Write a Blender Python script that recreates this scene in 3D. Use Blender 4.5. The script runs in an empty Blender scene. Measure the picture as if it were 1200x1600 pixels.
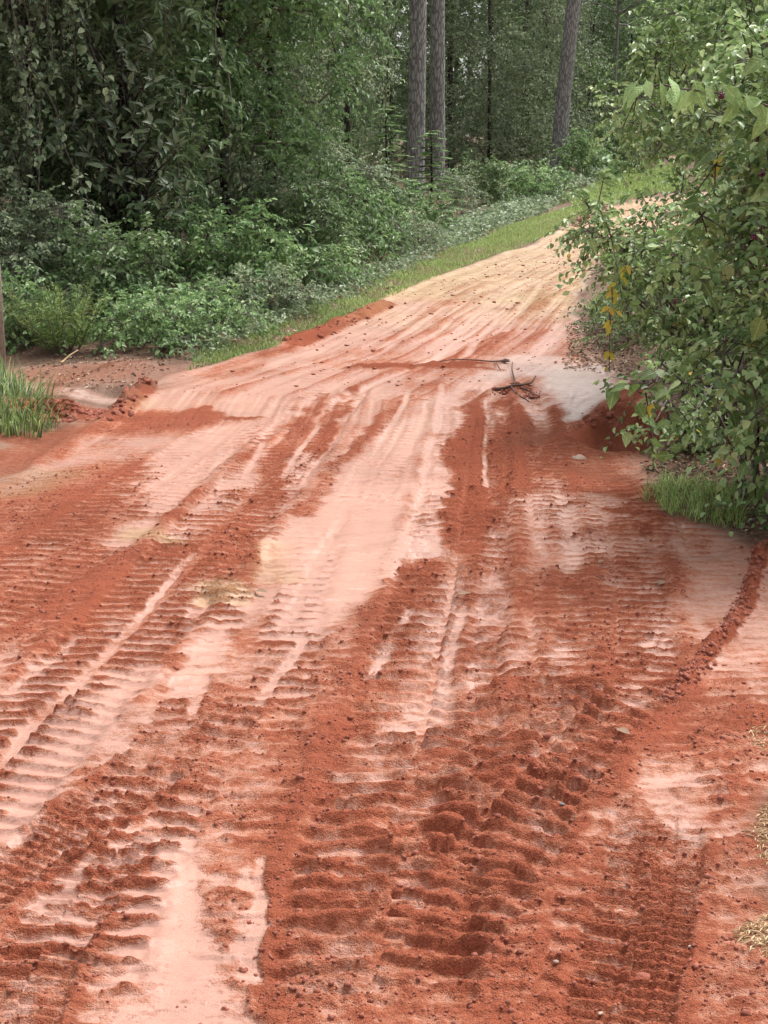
import bpy, math
import numpy as np
from mathutils import Vector, Matrix

sc = bpy.context.scene
COL = sc.collection
rad = math.radians
RNG = np.random.default_rng(11)

# ------------------------------------------------------------------ camera, sky, sun, exposure
CAM_H = 1.65
PITCH = rad(13.6)
FPX = 2400.0                       # focal length in pixels of the 1200 x 1600 photograph
cam_data = bpy.data.cameras.new('camera')
cam_data.sensor_fit = 'VERTICAL'
cam_data.sensor_height = 24.0
cam_data.lens = 24.0 * FPX / 1600.0
cam_data.clip_start = 0.05
cam_data.clip_end = 2000.0
cam = bpy.data.objects.new('camera', cam_data)
COL.objects.link(cam)
cam.location = (0, 0, CAM_H)
cam.rotation_euler = (math.pi / 2 - PITCH, 0, 0)
sc.camera = cam

SUN_EL, SUN_AZ = rad(60), rad(43)      # azimuth measured from +Y (ahead) towards +X (right)
world = bpy.data.worlds.new('World')
sc.world = world
world.use_nodes = True
wn, wl = world.node_tree.nodes, world.node_tree.links
wn.clear()
w_out = wn.new('ShaderNodeOutputWorld')
w_bg = wn.new('ShaderNodeBackground')
w_hs = wn.new('ShaderNodeHueSaturation')
w_sky = wn.new('ShaderNodeTexSky')
w_sky.sky_type = 'NISHITA'
w_sky.sun_disc = False
w_sky.sun_elevation = SUN_EL
w_sky.sun_rotation = SUN_AZ
w_sky.air_density = 1.0
w_sky.dust_density = 4.0
w_hs.inputs['Saturation'].default_value = 0.22
w_bg.inputs['Strength'].default_value = 0.15
wl.new(w_sky.outputs['Color'], w_hs.inputs['Color'])
wl.new(w_hs.outputs['Color'], w_bg.inputs['Color'])
wl.new(w_bg.outputs['Background'], w_out.inputs['Surface'])

sun_data = bpy.data.lights.new('sun', 'SUN')
sun_data.energy = 1.5
sun_data.angle = rad(20)
sun_data.color = (1.0, 0.965, 0.92)
sun = bpy.data.objects.new('sun', sun_data)
COL.objects.link(sun)
sdir = Vector((math.sin(SUN_AZ) * math.cos(SUN_EL), math.cos(SUN_AZ) * math.cos(SUN_EL), math.sin(SUN_EL)))
sun.rotation_euler = (-sdir).to_track_quat('-Z', 'Y').to_euler()

sc.view_settings.view_transform = 'Standard'
sc.view_settings.look = 'None'
sc.view_settings.gamma = 1.0
sc.view_settings.exposure = 0.95
sc.view_settings.use_curve_mapping = False
sc.render.engine = 'CYCLES'
sc.cycles.max_bounces = 4
sc.cycles.adaptive_threshold = 0.03
sc.cycles.diffuse_bounces = 2
sc.cycles.glossy_bounces = 2
sc.cycles.transmission_bounces = 4
sc.cycles.transparent_max_bounces = 8
sc.cycles.use_denoising = True

# ------------------------------------------------------------------ geometry helpers
def softplus(x, k=4.0):
    return np.log1p(np.exp(np.clip(x / k, -40, 40))) * k

def zmac(X, Y):
    """broad lie of the land: level near the crossing, rising gently along the road, dropping a little to both sides"""
    return 0.0125 * softplus(np.asarray(Y, float) - 8.0) - 0.0125 * softplus(np.array(-8.0))

def ZM(y):
    return 0.05 * (math.log1p(math.exp(min((y - 8.0) / 4.0, 40))) - math.log1p(math.exp(-2.0)))

CP, SP = math.cos(PITCH), math.sin(PITCH)
def ray(px, py):
    a, b = (px - 600.0) / FPX, (800.0 - py) / FPX
    return np.array([a, CP + b * SP, -SP + b * CP])

def gp(px, py):
    """ground point seen at a pixel of the photograph"""
    d = ray(px, py)
    lo, hi = 0.5, 160.0
    for _ in range(40):
        t = 0.5 * (lo + hi)
        if CAM_H + d[2] * t > ZM(d[1] * t): lo = t
        else: hi = t
    return np.array([d[0] * t, d[1] * t, ZM(d[1] * t)])

def at(px, py, Y):
    """point at a pixel of the photograph, Y metres ahead"""
    d = ray(px, py)
    t = Y / d[1]
    return np.array([d[0] * t, Y, CAM_H + d[2] * t])

def on(px, Y):
    """ground point in the pixel column px, Y metres ahead"""
    x = (px - 600.0) / FPX * (Y * CP + 0.3)
    return np.array([x, Y, float(zmac(x, Y))])

def unit(v):
    return v / np.maximum(np.linalg.norm(v, axis=-1, keepdims=True), 1e-9)

def make_mesh(name, V, F3=None, F4=None, mats=(), m3=None, m4=None, attrs=None, smooth=False):
    me = bpy.data.meshes.new(name)
    V = np.asarray(V, np.float32)
    F3 = np.zeros((0, 3), np.int32) if F3 is None else np.asarray(F3, np.int32)
    F4 = np.zeros((0, 4), np.int32) if F4 is None else np.asarray(F4, np.int32)
    n3, n4 = len(F3), len(F4)
    me.vertices.add(len(V))
    me.vertices.foreach_set('co', V.ravel())
    me.loops.add(n3 * 3 + n4 * 4)
    me.loops.foreach_set('vertex_index', np.concatenate([F3.ravel(), F4.ravel()]).astype(np.int32))
    me.polygons.add(n3 + n4)
    st = np.concatenate([np.arange(n3) * 3, n3 * 3 + np.arange(n4) * 4]).astype(np.int32)
    me.polygons.foreach_set('loop_start', st)
    for m in mats:
        me.materials.append(m)
    if m3 is not None or m4 is not None:
        a = np.zeros(n3, np.int32) if m3 is None else np.asarray(m3, np.int32)
        b = np.zeros(n4, np.int32) if m4 is None else np.asarray(m4, np.int32)
        me.polygons.foreach_set('material_index', np.concatenate([a, b]))
    if smooth:
        me.polygons.foreach_set('use_smooth', np.ones(n3 + n4, bool))
    for k, arr in (attrs or {}).items():
        arr = np.asarray(arr, np.float32)
        if arr.ndim == 1:
            at_ = me.attributes.new(k, 'FLOAT', 'POINT')
            at_.data.foreach_set('value', arr)
        else:
            at_ = me.attributes.new(k, 'FLOAT_COLOR', 'POINT')
            at_.data.foreach_set('color', arr.ravel())
    me.update(calc_edges=True)
    me.validate()
    return me

class MB:
    """collects pieces of one mesh"""
    def __init__(self):
        self.V, self.F3, self.F4, self.M3, self.M4, self.T = [], [], [], [], [], []
        self.n = 0
    def add(self, V, F3=None, F4=None, m=0, tint=0.5):
        V = np.asarray(V, float)
        if F3 is not None and len(F3):
            self.F3.append(np.asarray(F3) + self.n); self.M3.append(np.full(len(F3), m))
        if F4 is not None and len(F4):
            self.F4.append(np.asarray(F4) + self.n); self.M4.append(np.full(len(F4), m))
        self.V.append(V)
        self.T.append(np.broadcast_to(np.asarray(tint, float), (len(V),)))
        self.n += len(V)
        return self
    def tube(self, pts, radii, sides=5, m=0, tint=0.5, cap=True):
        pts = np.asarray(pts, float); k = len(pts)
        radii = np.broadcast_to(np.asarray(radii, float), (k,))
        d = np.gradient(pts, axis=0); d = unit(d)
        ref = np.array([0, 0, 1.0]) if abs(d[0][2]) < 0.9 else np.array([1.0, 0, 0])
        a = unit(np.cross(d, ref)); b = np.cross(d, a)
        th = np.arange(sides) * 2 * np.pi / sides
        ring = pts[:, None] + radii[:, None, None] * (np.cos(th)[None, :, None] * a[:, None] + np.sin(th)[None, :, None] * b[:, None])
        i = np.arange(k - 1)[:, None] * sides; j = np.arange(sides)[None]; j2 = (j + 1) % sides
        q = np.stack([i + j, i + j2, i + sides + j2, i + sides + j], -1).reshape(-1, 4)
        V = ring.reshape(-1, 3); F3 = None
        if cap:
            V = np.concatenate([V, pts[[0, -1]]])
            c0, c1 = k * sides, k * sides + 1
            jj = np.arange(sides); e = (k - 1) * sides
            F3 = np.concatenate([np.stack([np.full(sides, c0), (jj + 1) % sides, jj], 1),
                                 np.stack([np.full(sides, c1), e + jj, e + (jj + 1) % sides], 1)])
        return self.add(V, F3, q, m, tint)
    def leaves(self, P, D, N, L, W, m=0, tint=0.5, kind='oval', fold=0.25, curl=0.2):
        P = np.asarray(P, float); n = len(P)
        D = unit(np.asarray(D, float)); N = np.asarray(N, float)
        S = unit(np.cross(D, N)); N = np.cross(S, D)
        L = np.broadcast_to(np.asarray(L, float), (n,))[:, None]; W = np.broadcast_to(np.asarray(W, float), (n,))[:, None]
        T = np.broadcast_to(np.asarray(tint, float), (n,))
        up = N * W * fold
        if kind == 'kite':
            V = np.stack([P, P + D * L * .45 + S * W * .5 + up, P + D * L - N * L * curl, P + D * L * .45 - S * W * .5 + up], 1)
            o = np.arange(n)[:, None] * 4
            self.add(V.reshape(-1, 3), np.concatenate([o + [0, 1, 2], o + [0, 2, 3]]), None, m, np.repeat(T, 4))
        else:
            tip = P + D * L - N * L * curl
            c = -N * L * curl * .25
            V = np.stack([P, P + D * L * .28 + S * W * .46 + up, P + D * L * .68 + S * W * .42 + up + c, tip,
                          P + D * L * .68 - S * W * .42 + up + c, P + D * L * .28 - S * W * .46 + up], 1)
            o = np.arange(n)[:, None] * 6
            self.add(V.reshape(-1, 3), None, np.concatenate([o + [0, 1, 2, 3], o + [0, 3, 4, 5]]), m, np.repeat(T, 6))
        return self
    def blades(self, P, D, H, W, bend, seg=3, m=0, tint=0.5):
        """grass blades: P base, D horizontal lean direction, H length, bend 0..1.5"""
        n = len(P); H = np.broadcast_to(np.asarray(H, float), (n,)); W = np.broadcast_to(np.asarray(W, float), (n,)); bend = np.broadcast_to(np.asarray(bend, float), (n,))
        S = np.stack([-D[:, 1], D[:, 0], np.zeros(n)], 1)
        t = np.linspace(0, 1, seg + 1)
        ang = 0.12 + bend[:, None] * t[None] ** 1.3
        dx = np.cumsum(np.sin(ang), 1) / (seg + 1) * H[:, None]; dz = np.cumsum(np.cos(ang), 1) / (seg + 1) * H[:, None]
        dx -= dx[:, :1]; dz -= dz[:, :1]
        C = P[:, None] + D[:, None] * dx[..., None] + np.array([0, 0, 1.0]) * dz[..., None]
        w = W[:, None] * (1 - t[None] ** 2 * 0.95)
        V = np.stack([C + S[:, None] * w[..., None] / 2, C - S[:, None] * w[..., None] / 2], 2).reshape(-1, 3)
        o = np.arange(n)[:, None, None] * (2 * (seg + 1)); k = np.arange(seg)[None, :, None] * 2
        q = (o + k + np.array([0, 1, 3, 2])[None, None]).reshape(-1, 4)
        T = np.repeat(np.broadcast_to(np.asarray(tint, float), (n,)), 2 * (seg + 1))
        return self.add(V, None, q, m, T)
    def mesh(self, name, mats, smooth=False):
        c = lambda l, d: np.concatenate(l) if l else np.zeros((0, d), int)
        m3 = np.concatenate(self.M3) if self.M3 else None
        m4 = np.concatenate(self.M4) if self.M4 else None
        return make_mesh(name, np.concatenate(self.V), c(self.F3, 3), c(self.F4, 4), mats, m3, m4, {'tint': np.concatenate(self.T)}, smooth)

def link(name, data, parent=None, loc=None, rot=None, scale=None):
    o = bpy.data.objects.new(name, data)
    COL.objects.link(o)
    if parent is not None: o.parent = parent
    if loc is not None: o.location = [float(v) for v in loc]
    if rot is not None: o.rotation_euler = rot
    if scale is not None: o.scale = (scale,) * 3 if np.isscalar(scale) else scale
    return o

def tag(o, label=None, cat=None, group=None, kind=None):
    if label: o['label'] = label
    if cat: o['category'] = cat
    if group: o['group'] = group
    if kind: o['kind'] = kind
    return o

# ------------------------------------------------------------------ noise
def hash2(ix, iy, seed):
    h = (ix.astype(np.int64) * 374761393 + iy.astype(np.int64) * 668265263 + seed * 1442695041) & 0xFFFFFFFF
    h = ((h ^ (h >> 13)) * 1274126177) & 0xFFFFFFFF
    h = ((h ^ (h >> 16)) * 2246822519) & 0xFFFFFFFF
    return ((h ^ (h >> 15)) & 0xFFFFFF).astype(np.float32) / 16777215.0

def vnoise(x, y, seed=0):
    ix, iy = np.floor(x), np.floor(y)
    fx, fy = (x - ix).astype(np.float32), (y - iy).astype(np.float32)
    ix, iy = ix.astype(np.int64), iy.astype(np.int64)
    ux, uy = fx * fx * (3 - 2 * fx), fy * fy * (3 - 2 * fy)
    a, b = hash2(ix, iy, seed), hash2(ix + 1, iy, seed)
    c, d = hash2(ix, iy + 1, seed), hash2(ix + 1, iy + 1, seed)
    return ((a + (b - a) * ux) * (1 - uy) + (c + (d - c) * ux) * uy) * 2 - 1

def fbm(x, y, lam, octs=3, seed=0, gain=0.5, cell=None):
    """value noise, wavelength lam (m); octaves finer than the grid cell fade out"""
    out, amp, tot = 0, 1.0, 0
    for o in range(octs):
        c, s = math.cos(0.7 * o + seed), math.sin(0.7 * o + seed)
        n = vnoise((x * c - y * s) / lam, (x * s + y * c) / lam, seed * 17 + o)
        w = 1.0 if cell is None else np.clip(lam / (2.0 * cell) - 0.6, 0, 1)
        out = out + amp * n * w
        tot += amp
        amp *= gain; lam *= 0.5
    return out / tot

def sstep(a, b, x):
    t = np.clip((x - a) / (b - a), 0, 1)
    return t * t * (3 - 2 * t)

def polydist(X, Y, pts, idx=None):
    """distance to a polyline, arc length, signed side and segment parameter of the nearest point"""
    best = np.full(X.shape, 1e9, np.float32); arc = np.zeros_like(best); side = np.zeros_like(best); par = np.zeros_like(best)
    s0 = 0.0
    for k in range(len(pts) - 1):
        a, b = pts[k][:2], pts[k + 1][:2]
        e = b - a; l = float(np.hypot(*e)); e = e / max(l, 1e-6)
        rx, ry = X - a[0], Y - a[1]
        t = np.clip(rx * e[0] + ry * e[1], 0, l)
        dx, dy = rx - t * e[0], ry - t * e[1]
        d = np.hypot(dx, dy)
        m = d < best
        best = np.where(m, d, best); arc = np.where(m, s0 + t, arc)
        side = np.where(m, np.sign(rx * e[1] - ry * e[0]), side); par = np.where(m, k + t / max(l, 1e-6), par)
        s0 += l
    return best, arc, side, par

def smooth_poly(pts, n=6):
    """Catmull-Rom through 2D points"""
    P = np.asarray(pts, float)
    P = np.concatenate([[2 * P[0] - P[1]], P, [2 * P[-1] - P[-2]]])
    out = []
    for i in range(1, len(P) - 2):
        for t in np.arange(n) / n:
            out.append(0.5 * (2 * P[i] + (P[i + 1] - P[i - 1]) * t + (2 * P[i - 1] - 5 * P[i] + 4 * P[i + 1] - P[i + 2]) * t ** 2
                              + (3 * P[i] - P[i - 1] - 3 * P[i + 1] + P[i + 2]) * t ** 3))
    out.append(P[-2])
    return np.array(out)

# ------------------------------------------------------------------ materials
def new_mat(name):
    m = bpy.data.materials.new(name)
    m.use_nodes = True
    nt = m.node_tree
    b = nt.nodes['Principled BSDF']
    return m, nt, b

def N_(nt, kind, **kw):
    n = nt.nodes.new(kind)
    for k, v in kw.items():
        if k in n.inputs: n.inputs[k].default_value = v
        else: setattr(n, k, v)
    return n

def ramp(nt, fac, stops):
    r = nt.nodes.new('ShaderNodeValToRGB')
    el = r.color_ramp.elements
    while len(el) > 1: el.remove(el[-1])
    el[0].position = stops[0][0]; el[0].color = (*stops[0][1], 1)
    for p, c in stops[1:]:
        e = el.new(p); e.color = (*c, 1)
    nt.links.new(fac, r.inputs['Fac'])
    return r.outputs['Color']

def mixc(nt, f, a, b, mode='MIX'):
    n = nt.nodes.new('ShaderNodeMix'); n.data_type = 'RGBA'; n.blend_type = mode
    for s, v in ((n.inputs[0], f), (n.inputs[6], a), (n.inputs[7], b)):
        if isinstance(v, bpy.types.NodeSocket): nt.links.new(v, s)
        elif isinstance(v, (int, float)): s.default_value = v
        else: s.default_value = (*v, 1)
    return n.outputs[2]

def mathn(nt, op, a, b=None, c=None, clamp=False):
    n = nt.nodes.new('ShaderNodeMath'); n.operation = op; n.use_clamp = clamp
    for i, v in enumerate((a, b, c)):
        if v is None: continue
        if isinstance(v, bpy.types.NodeSocket): nt.links.new(v, n.inputs[i])
        else: n.inputs[i].default_value = v
    return n.outputs[0]

def leaf_mat(name, dark, mid, light, rough=0.38, trans=0.36, per_object=False, spec=0.34):
    m, nt, b = new_mat(name)
    if per_object:
        oi = nt.nodes.new('ShaderNodeObjectInfo'); f = oi.outputs['Random']
    else:
        a = nt.nodes.new('ShaderNodeAttribute'); a.attribute_name = 'tint'; f = a.outputs['Fac']
    g_ = 2.35
    dark, mid, light = [tuple(c * g_ for c in q) for q in (dark, mid, light)]
    col = ramp(nt, f, [(0, dark), (0.5, mid), (1.0, light)])
    if per_object:                                   # midrib, side veins and blotches on leaves large enough to show them
        tc = nt.nodes.new('ShaderNodeTexCoord'); sx = nt.nodes.new('ShaderNodeSeparateXYZ'); nt.links.new(tc.outputs['Object'], sx.inputs[0])
        ax = mathn(nt, 'ABSOLUTE', sx.outputs[0])
        rib = mathn(nt, 'SUBTRACT', 1.0, mathn(nt, 'MULTIPLY', ax, 420.0), clamp=True)
        ve = mathn(nt, 'SINE', mathn(nt, 'MULTIPLY', mathn(nt, 'SUBTRACT', sx.outputs[1], mathn(nt, 'MULTIPLY', ax, 0.7)), 420.0))
        no = N_(nt, 'ShaderNodeTexNoise', Scale=45.0, Detail=2.0); nt.links.new(tc.outputs['Object'], no.inputs['Vector'])
        col = mixc(nt, 0.7, col, ramp(nt, no.outputs['Fac'], [(0.3, (.32, .34, .30)), (0.7, (.66, .64, .60))]), 'OVERLAY')
        col = mixc(nt, mathn(nt, 'MULTIPLY', rib, 0.45), col, tuple(min(1, c * 1.6 + .03) for c in light))
        bp = nt.nodes.new('ShaderNodeBump'); bp.inputs['Strength'].default_value = 0.35; bp.inputs['Distance'].default_value = 0.002
        nt.links.new(mathn(nt, 'SUBTRACT', ve, rib), bp.inputs['Height']); nt.links.new(bp.outputs[0], b.inputs['Normal'])
    nt.links.new(col, b.inputs['Base Color'])
    b.inputs['Roughness'].default_value = rough
    b.inputs['Specular IOR Level'].default_value = spec
    tr = nt.nodes.new('ShaderNodeBsdfTranslucent')
    nt.links.new(col, tr.inputs['Color'])
    mx = nt.nodes.new('ShaderNodeMixShader'); mx.inputs[0].default_value = trans
    nt.links.new(b.outputs[0], mx.inputs[1]); nt.links.new(tr.outputs[0], mx.inputs[2])
    nt.links.new(mx.outputs[0], nt.nodes['Material Output'].inputs['Surface'])
    return m

def bark_mat(name, dark, light, scale=(9, 9, 2.2), bump=0.6):
    m, nt, b = new_mat(name)
    tc = nt.nodes.new('ShaderNodeTexCoord')
    mp = nt.nodes.new('ShaderNodeMapping'); mp.inputs['Scale'].default_value = scale
    nt.links.new(tc.outputs['Object'], mp.inputs['Vector'])
    no = N_(nt, 'ShaderNodeTexNoise', Scale=1.6, Detail=6.0, Roughness=0.65)
    nt.links.new(mp.outputs[0], no.inputs['Vector'])
    mp2 = mixc(nt, 0.32, mp.outputs[0], no.outputs['Color'])
    vo = nt.nodes.new('ShaderNodeTexVoronoi'); vo.feature = 'DISTANCE_TO_EDGE'; vo.inputs['Scale'].default_value = 1.5
    nt.links.new(mp2, vo.inputs['Vector'])
    h = mathn(nt, 'MULTIPLY', mathn(nt, 'SMOOTHSTEP', vo.outputs['Distance'], 0.0, 0.16) if False else mathn(nt, 'MULTIPLY', vo.outputs['Distance'], 5.0, clamp=True), no.outputs['Fac'])
    col = ramp(nt, h, [(0.05, dark), (0.55, light), (0.9, tuple(min(1, c * 1.35) for c in light))])
    nt.links.new(col, b.inputs['Base Color'])
    b.inputs['Roughness'].default_value = 0.95
    b.inputs['Specular IOR Level'].default_value = 0.2
    bp = nt.nodes.new('ShaderNodeBump'); bp.inputs['Strength'].default_value = bump; bp.inputs['Distance'].default_value = 0.03
    nt.links.new(h, bp.inputs['Height']); nt.links.new(bp.outputs[0], b.inputs['Normal'])
    return m

def soil_mat():
    m, nt, b = new_mat('red_clay')
    a = nt.nodes.new('ShaderNodeAttribute'); a.attribute_name = 'soil'          # R loose, G sand, B brown litter soil, A wet
    sep = nt.nodes.new('ShaderNodeSeparateColor'); nt.links.new(a.outputs['Color'], sep.inputs[0])
    loose, sand, brown, wet = sep.outputs[0], sep.outputs[1], sep.outputs[2], a.outputs['Alpha']
    tc = nt.nodes.new('ShaderNodeTexCoord')
    v = tc.outputs['Object']
    n1 = N_(nt, 'ShaderNodeTexNoise', Scale=55.0, Detail=3.0, Roughness=0.7); nt.links.new(v, n1.inputs['Vector'])
    n2 = N_(nt, 'ShaderNodeTexNoise', Scale=7.0, Detail=4.0, Roughness=0.6); nt.links.new(v, n2.inputs['Vector'])
    n3 = N_(nt, 'ShaderNodeTexNoise', Scale=1.1, Detail=3.0, Roughness=0.55); nt.links.new(v, n3.inputs['Vector'])
    n4 = N_(nt, 'ShaderNodeTexNoise', Scale=230.0, Detail=2.0, Roughness=0.7); nt.links.new(v, n4.inputs['Vector'])
    mp = nt.nodes.new('ShaderNodeMapping'); mp.inputs['Scale'].default_value = (13.0, 34.0, 1.0); mp.inputs['Rotation'].default_value = (0, 0, 0.06)
    nt.links.new(v, mp.inputs['Vector'])
    n5 = N_(nt, 'ShaderNodeTexNoise', Scale=1.0, Detail=3.0, Roughness=0.65); nt.links.new(mp.outputs[0], n5.inputs['Vector'])
    # streaks dragged along the line of travel
    mp6 = nt.nodes.new('ShaderNodeMapping'); mp6.inputs['Rotation'].default_value = (0, 0, 0.20); mp6.inputs['Scale'].default_value = (11.0, 0.5, 1.0)
    nt.links.new(v, mp6.inputs['Vector'])
    n6 = N_(nt, 'ShaderNodeTexNoise', Scale=1.0, Detail=3.0, Roughness=0.6); nt.links.new(mp6.outputs[0], n6.inputs['Vector'])
    raw = mathn(nt, 'MULTIPLY', loose, 2.0)
    raw = mathn(nt, 'ADD', raw, mathn(nt, 'MULTIPLY', mathn(nt, 'SUBTRACT', n1.outputs['Fac'], 0.5), 1.25))
    raw = mathn(nt, 'ADD', raw, mathn(nt, 'MULTIPLY', mathn(nt, 'SUBTRACT', n5.outputs['Fac'], 0.5), 1.15))
    raw = mathn(nt, 'ADD', raw, mathn(nt, 'MULTIPLY', mathn(nt, 'SUBTRACT', n6.outputs['Fac'], 0.5), 0.55))
    raw = mathn(nt, 'ADD', raw, mathn(nt, 'MULTIPLY', mathn(nt, 'SUBTRACT', n4.outputs['Fac'], 0.5), 1.0))
    raw = mathn(nt, 'ADD', raw, mathn(nt, 'MULTIPLY', mathn(nt, 'SUBTRACT', n2.outputs['Fac'], 0.5), 0.7))
    mr = nt.nodes.new('ShaderNodeMapRange'); mr.interpolation_type = 'SMOOTHSTEP'
    mr.inputs['From Min'].default_value = 0.34; mr.inputs['From Max'].default_value = 1.72
    nt.links.new(raw, mr.inputs['Value'])
    lo = mr.outputs[0]
    col = ramp(nt, lo, [(0.0, (0.465, 0.254, 0.192)), (0.25, (0.465, 0.216, 0.146)), (0.5, (0.445, 0.174, 0.102)), (0.72, (0.380, 0.124, 0.068)), (1.0, (0.268, 0.078, 0.043))])
    sandc = ramp(nt, n2.outputs['Fac'], [(0.3, (0.34, 0.19, 0.09)), (0.5, (0.44, 0.285, 0.15)), (0.7, (0.485, 0.355, 0.215))])
    sf = mathn(nt, 'MULTIPLY', sand, mathn(nt, 'SUBTRACT', 1.0, mathn(nt, 'MULTIPLY', lo, 0.35)))
    col = mixc(nt, sf, col, sandc)
    brc = ramp(nt, n1.outputs['Fac'], [(0.3, (0.07, 0.038, 0.024)), (0.5, (0.15, 0.085, 0.055)), (0.72, (0.30, 0.20, 0.145))])
    col = mixc(nt, brown, col, brc)
    col = mixc(nt, mathn(nt, 'MULTIPLY', mathn(nt, 'SUBTRACT', mathn(nt, 'ADD', wet, mathn(nt, 'MULTIPLY', mathn(nt, 'SUBTRACT', n5.outputs['Fac'], 0.5), 2.2)), 0.5, clamp=True), mathn(nt, 'MULTIPLY_ADD', lo, -1.5, 1.75), clamp=True), col, (0.58, 0.44, 0.385))     # pale silt; on the wet end it stands in for sky reflection
    # damp and dry patches, mineral speckle
    col = mixc(nt, 0.40, col, ramp(nt, n3.outputs['Fac'], [(0.3, (.38, .36, .36)), (0.7, (.64, .63, .62))]), 'OVERLAY')
    col = mixc(nt, mathn(nt, 'MULTIPLY_ADD', lo, 0.40, 0.28), col, ramp(nt, n4.outputs['Fac'], [(0.3, (.22, .22, .22)), (0.7, (.76, .76, .76))]), 'OVERLAY')
    col = mixc(nt, 0.45, col, ramp(nt, n2.outputs['Fac'], [(0.3, (.36, .35, .34)), (0.7, (.62, .62, .62))]), 'OVERLAY')
    nt.links.new(col, b.inputs['Base Color'])
    # compacted clay has a damp sheen, crumbs none, standing wet the most
    r = mathn(nt, 'MULTIPLY_ADD', lo, 0.55, 0.46, clamp=True)
    r = mathn(nt, 'MAXIMUM', r, mathn(nt, 'MULTIPLY', brown, 0.9))
    wr = mathn(nt, 'MULTIPLY', wet, mathn(nt, 'SUBTRACT', 1.0, lo), clamp=True)
    r = mathn(nt, 'SUBTRACT', r, mathn(nt, 'MULTIPLY', wr, 0.16), clamp=True)
    nt.links.new(r, b.inputs['Roughness'])
    nt.links.new(mathn(nt, 'MULTIPLY_ADD', lo, -0.26, 0.34), b.inputs['Specular IOR Level'])
    hsum = mathn(nt, 'ADD', mathn(nt, 'MULTIPLY', n1.outputs['Fac'], 1.0), mathn(nt, 'MULTIPLY', n4.outputs['Fac'], 0.45))
    hsum = mathn(nt, 'MULTIPLY', hsum, mathn(nt, 'MULTIPLY_ADD', lo, 0.9, 0.14))
    bp = nt.nodes.new('ShaderNodeBump'); bp.inputs['Strength'].default_value = 0.9; bp.inputs['Distance'].default_value = 0.012
    nt.links.new(hsum, bp.inputs['Height']); nt.links.new(bp.outputs[0], b.inputs['Normal'])
    return m

def simple_mat(name, c1, c2, scale=20.0, rough=0.9, bump=0.3):
    m, nt, b = new_mat(name)
    tc = nt.nodes.new('ShaderNodeTexCoord')
    no = N_(nt, 'ShaderNodeTexNoise', Scale=scale, Detail=5.0, Roughness=0.65)
    nt.links.new(tc.outputs['Object'], no.inputs['Vector'])
    nt.links.new(ramp(nt, no.outputs['Fac'], [(0.3, c1), (0.7, c2)]), b.inputs['Base Color'])
    b.inputs['Roughness'].default_value = rough
    bp = nt.nodes.new('ShaderNodeBump'); bp.inputs['Strength'].default_value = bump; bp.inputs['Distance'].default_value = 0.01
    nt.links.new(no.outputs['Fac'], bp.inputs['Height']); nt.links.new(bp.outputs[0], b.inputs['Normal'])
    return m

M = {}
M['soil'] = soil_mat()
M['pine'] = bark_mat('pine_bark', (0.11, 0.107, 0.103), (0.29, 0.285, 0.273), (17, 17, 4.0), 0.7)
M['bark'] = bark_mat('dark_bark', (0.025, 0.021, 0.018), (0.10, 0.088, 0.078), (14, 14, 4))
M['twig'] = simple_mat('twig_bark', (0.07, 0.055, 0.045), (0.17, 0.14, 0.115), 40)
M['wood'] = simple_mat('weathered_wood', (0.16, 0.125, 0.095), (0.30, 0.25, 0.20), 30)
M['greywood'] = simple_mat('grey_pole_wood', (0.13, 0.125, 0.115), (0.24, 0.23, 0.215), 14)
M['leaf_mid'] = leaf_mat('leaf_mid_green', (0.028, 0.048, 0.018), (0.060, 0.096, 0.036), (0.12, 0.16, 0.075))
M['leaf_grey'] = leaf_mat('leaf_grey_green', (0.036, 0.053, 0.028), (0.082, 0.112, 0.060), (0.185, 0.215, 0.13))
M['leaf_dark'] = leaf_mat('leaf_dark_green', (0.022, 0.036, 0.015), (0.052, 0.080, 0.034), (0.105, 0.135, 0.068), 0.42)
M['leaf_light'] = leaf_mat('leaf_light_green', (0.042, 0.075, 0.028), (0.085, 0.14, 0.052), (0.16, 0.22, 0.095))
M['leaf_mag'] = leaf_mat('magnolia_leaf', (0.022, 0.034, 0.018), (0.038, 0.055, 0.030), (0.075, 0.088, 0.045), 0.30, 0.1, True, 0.45)
M['leaf_hedge'] = leaf_mat('hedge_leaf', (0.036, 0.064, 0.020), (0.096, 0.150, 0.050), (0.21, 0.265, 0.125), 0.32, 0.34, False, 0.45)
M['leaf_big'] = leaf_mat('hedge_leaf_broad', (0.055, 0.088, 0.028), (0.112, 0.162, 0.056), (0.19, 0.235, 0.115), 0.33, 0.34, True, 0.45)
M['leaf_pale'] = leaf_mat('leaf_pale_green', (0.10, 0.15, 0.055), (0.14, 0.205, 0.08), (0.19, 0.26, 0.115), 0.45, 0.3, True)
M['leaf_yellow'] = leaf_mat('leaf_yellow', (0.17, 0.16, 0.02), (0.26, 0.22, 0.03), (0.32, 0.21, 0.05), 0.5, 0.35, True)
M['leaf_sap'] = leaf_mat('sapling_leaf', (0.045, 0.085, 0.036), (0.075, 0.13, 0.055), (0.13, 0.19, 0.085), 0.4, 0.3, True)
M['grass'] = leaf_mat('grass_green', (0.055, 0.085, 0.024), (0.095, 0.15, 0.04), (0.20, 0.23, 0.09), 0.5, 0.3)
M['grass_bright'] = leaf_mat('grass_bright', (0.065, 0.105, 0.026), (0.125, 0.18, 0.05), (0.22, 0.26, 0.10), 0.5, 0.3)
M['grass_dark'] = leaf_mat('grass_dark', (0.026, 0.044, 0.016), (0.052, 0.080, 0.028), (0.12, 0.14, 0.06), 0.5, 0.3)
M['litter'] = leaf_mat('dry_leaf_litter', (0.05, 0.028, 0.018), (0.11, 0.068, 0.043), (0.25, 0.19, 0.13), 0.7, 0.1)
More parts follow.
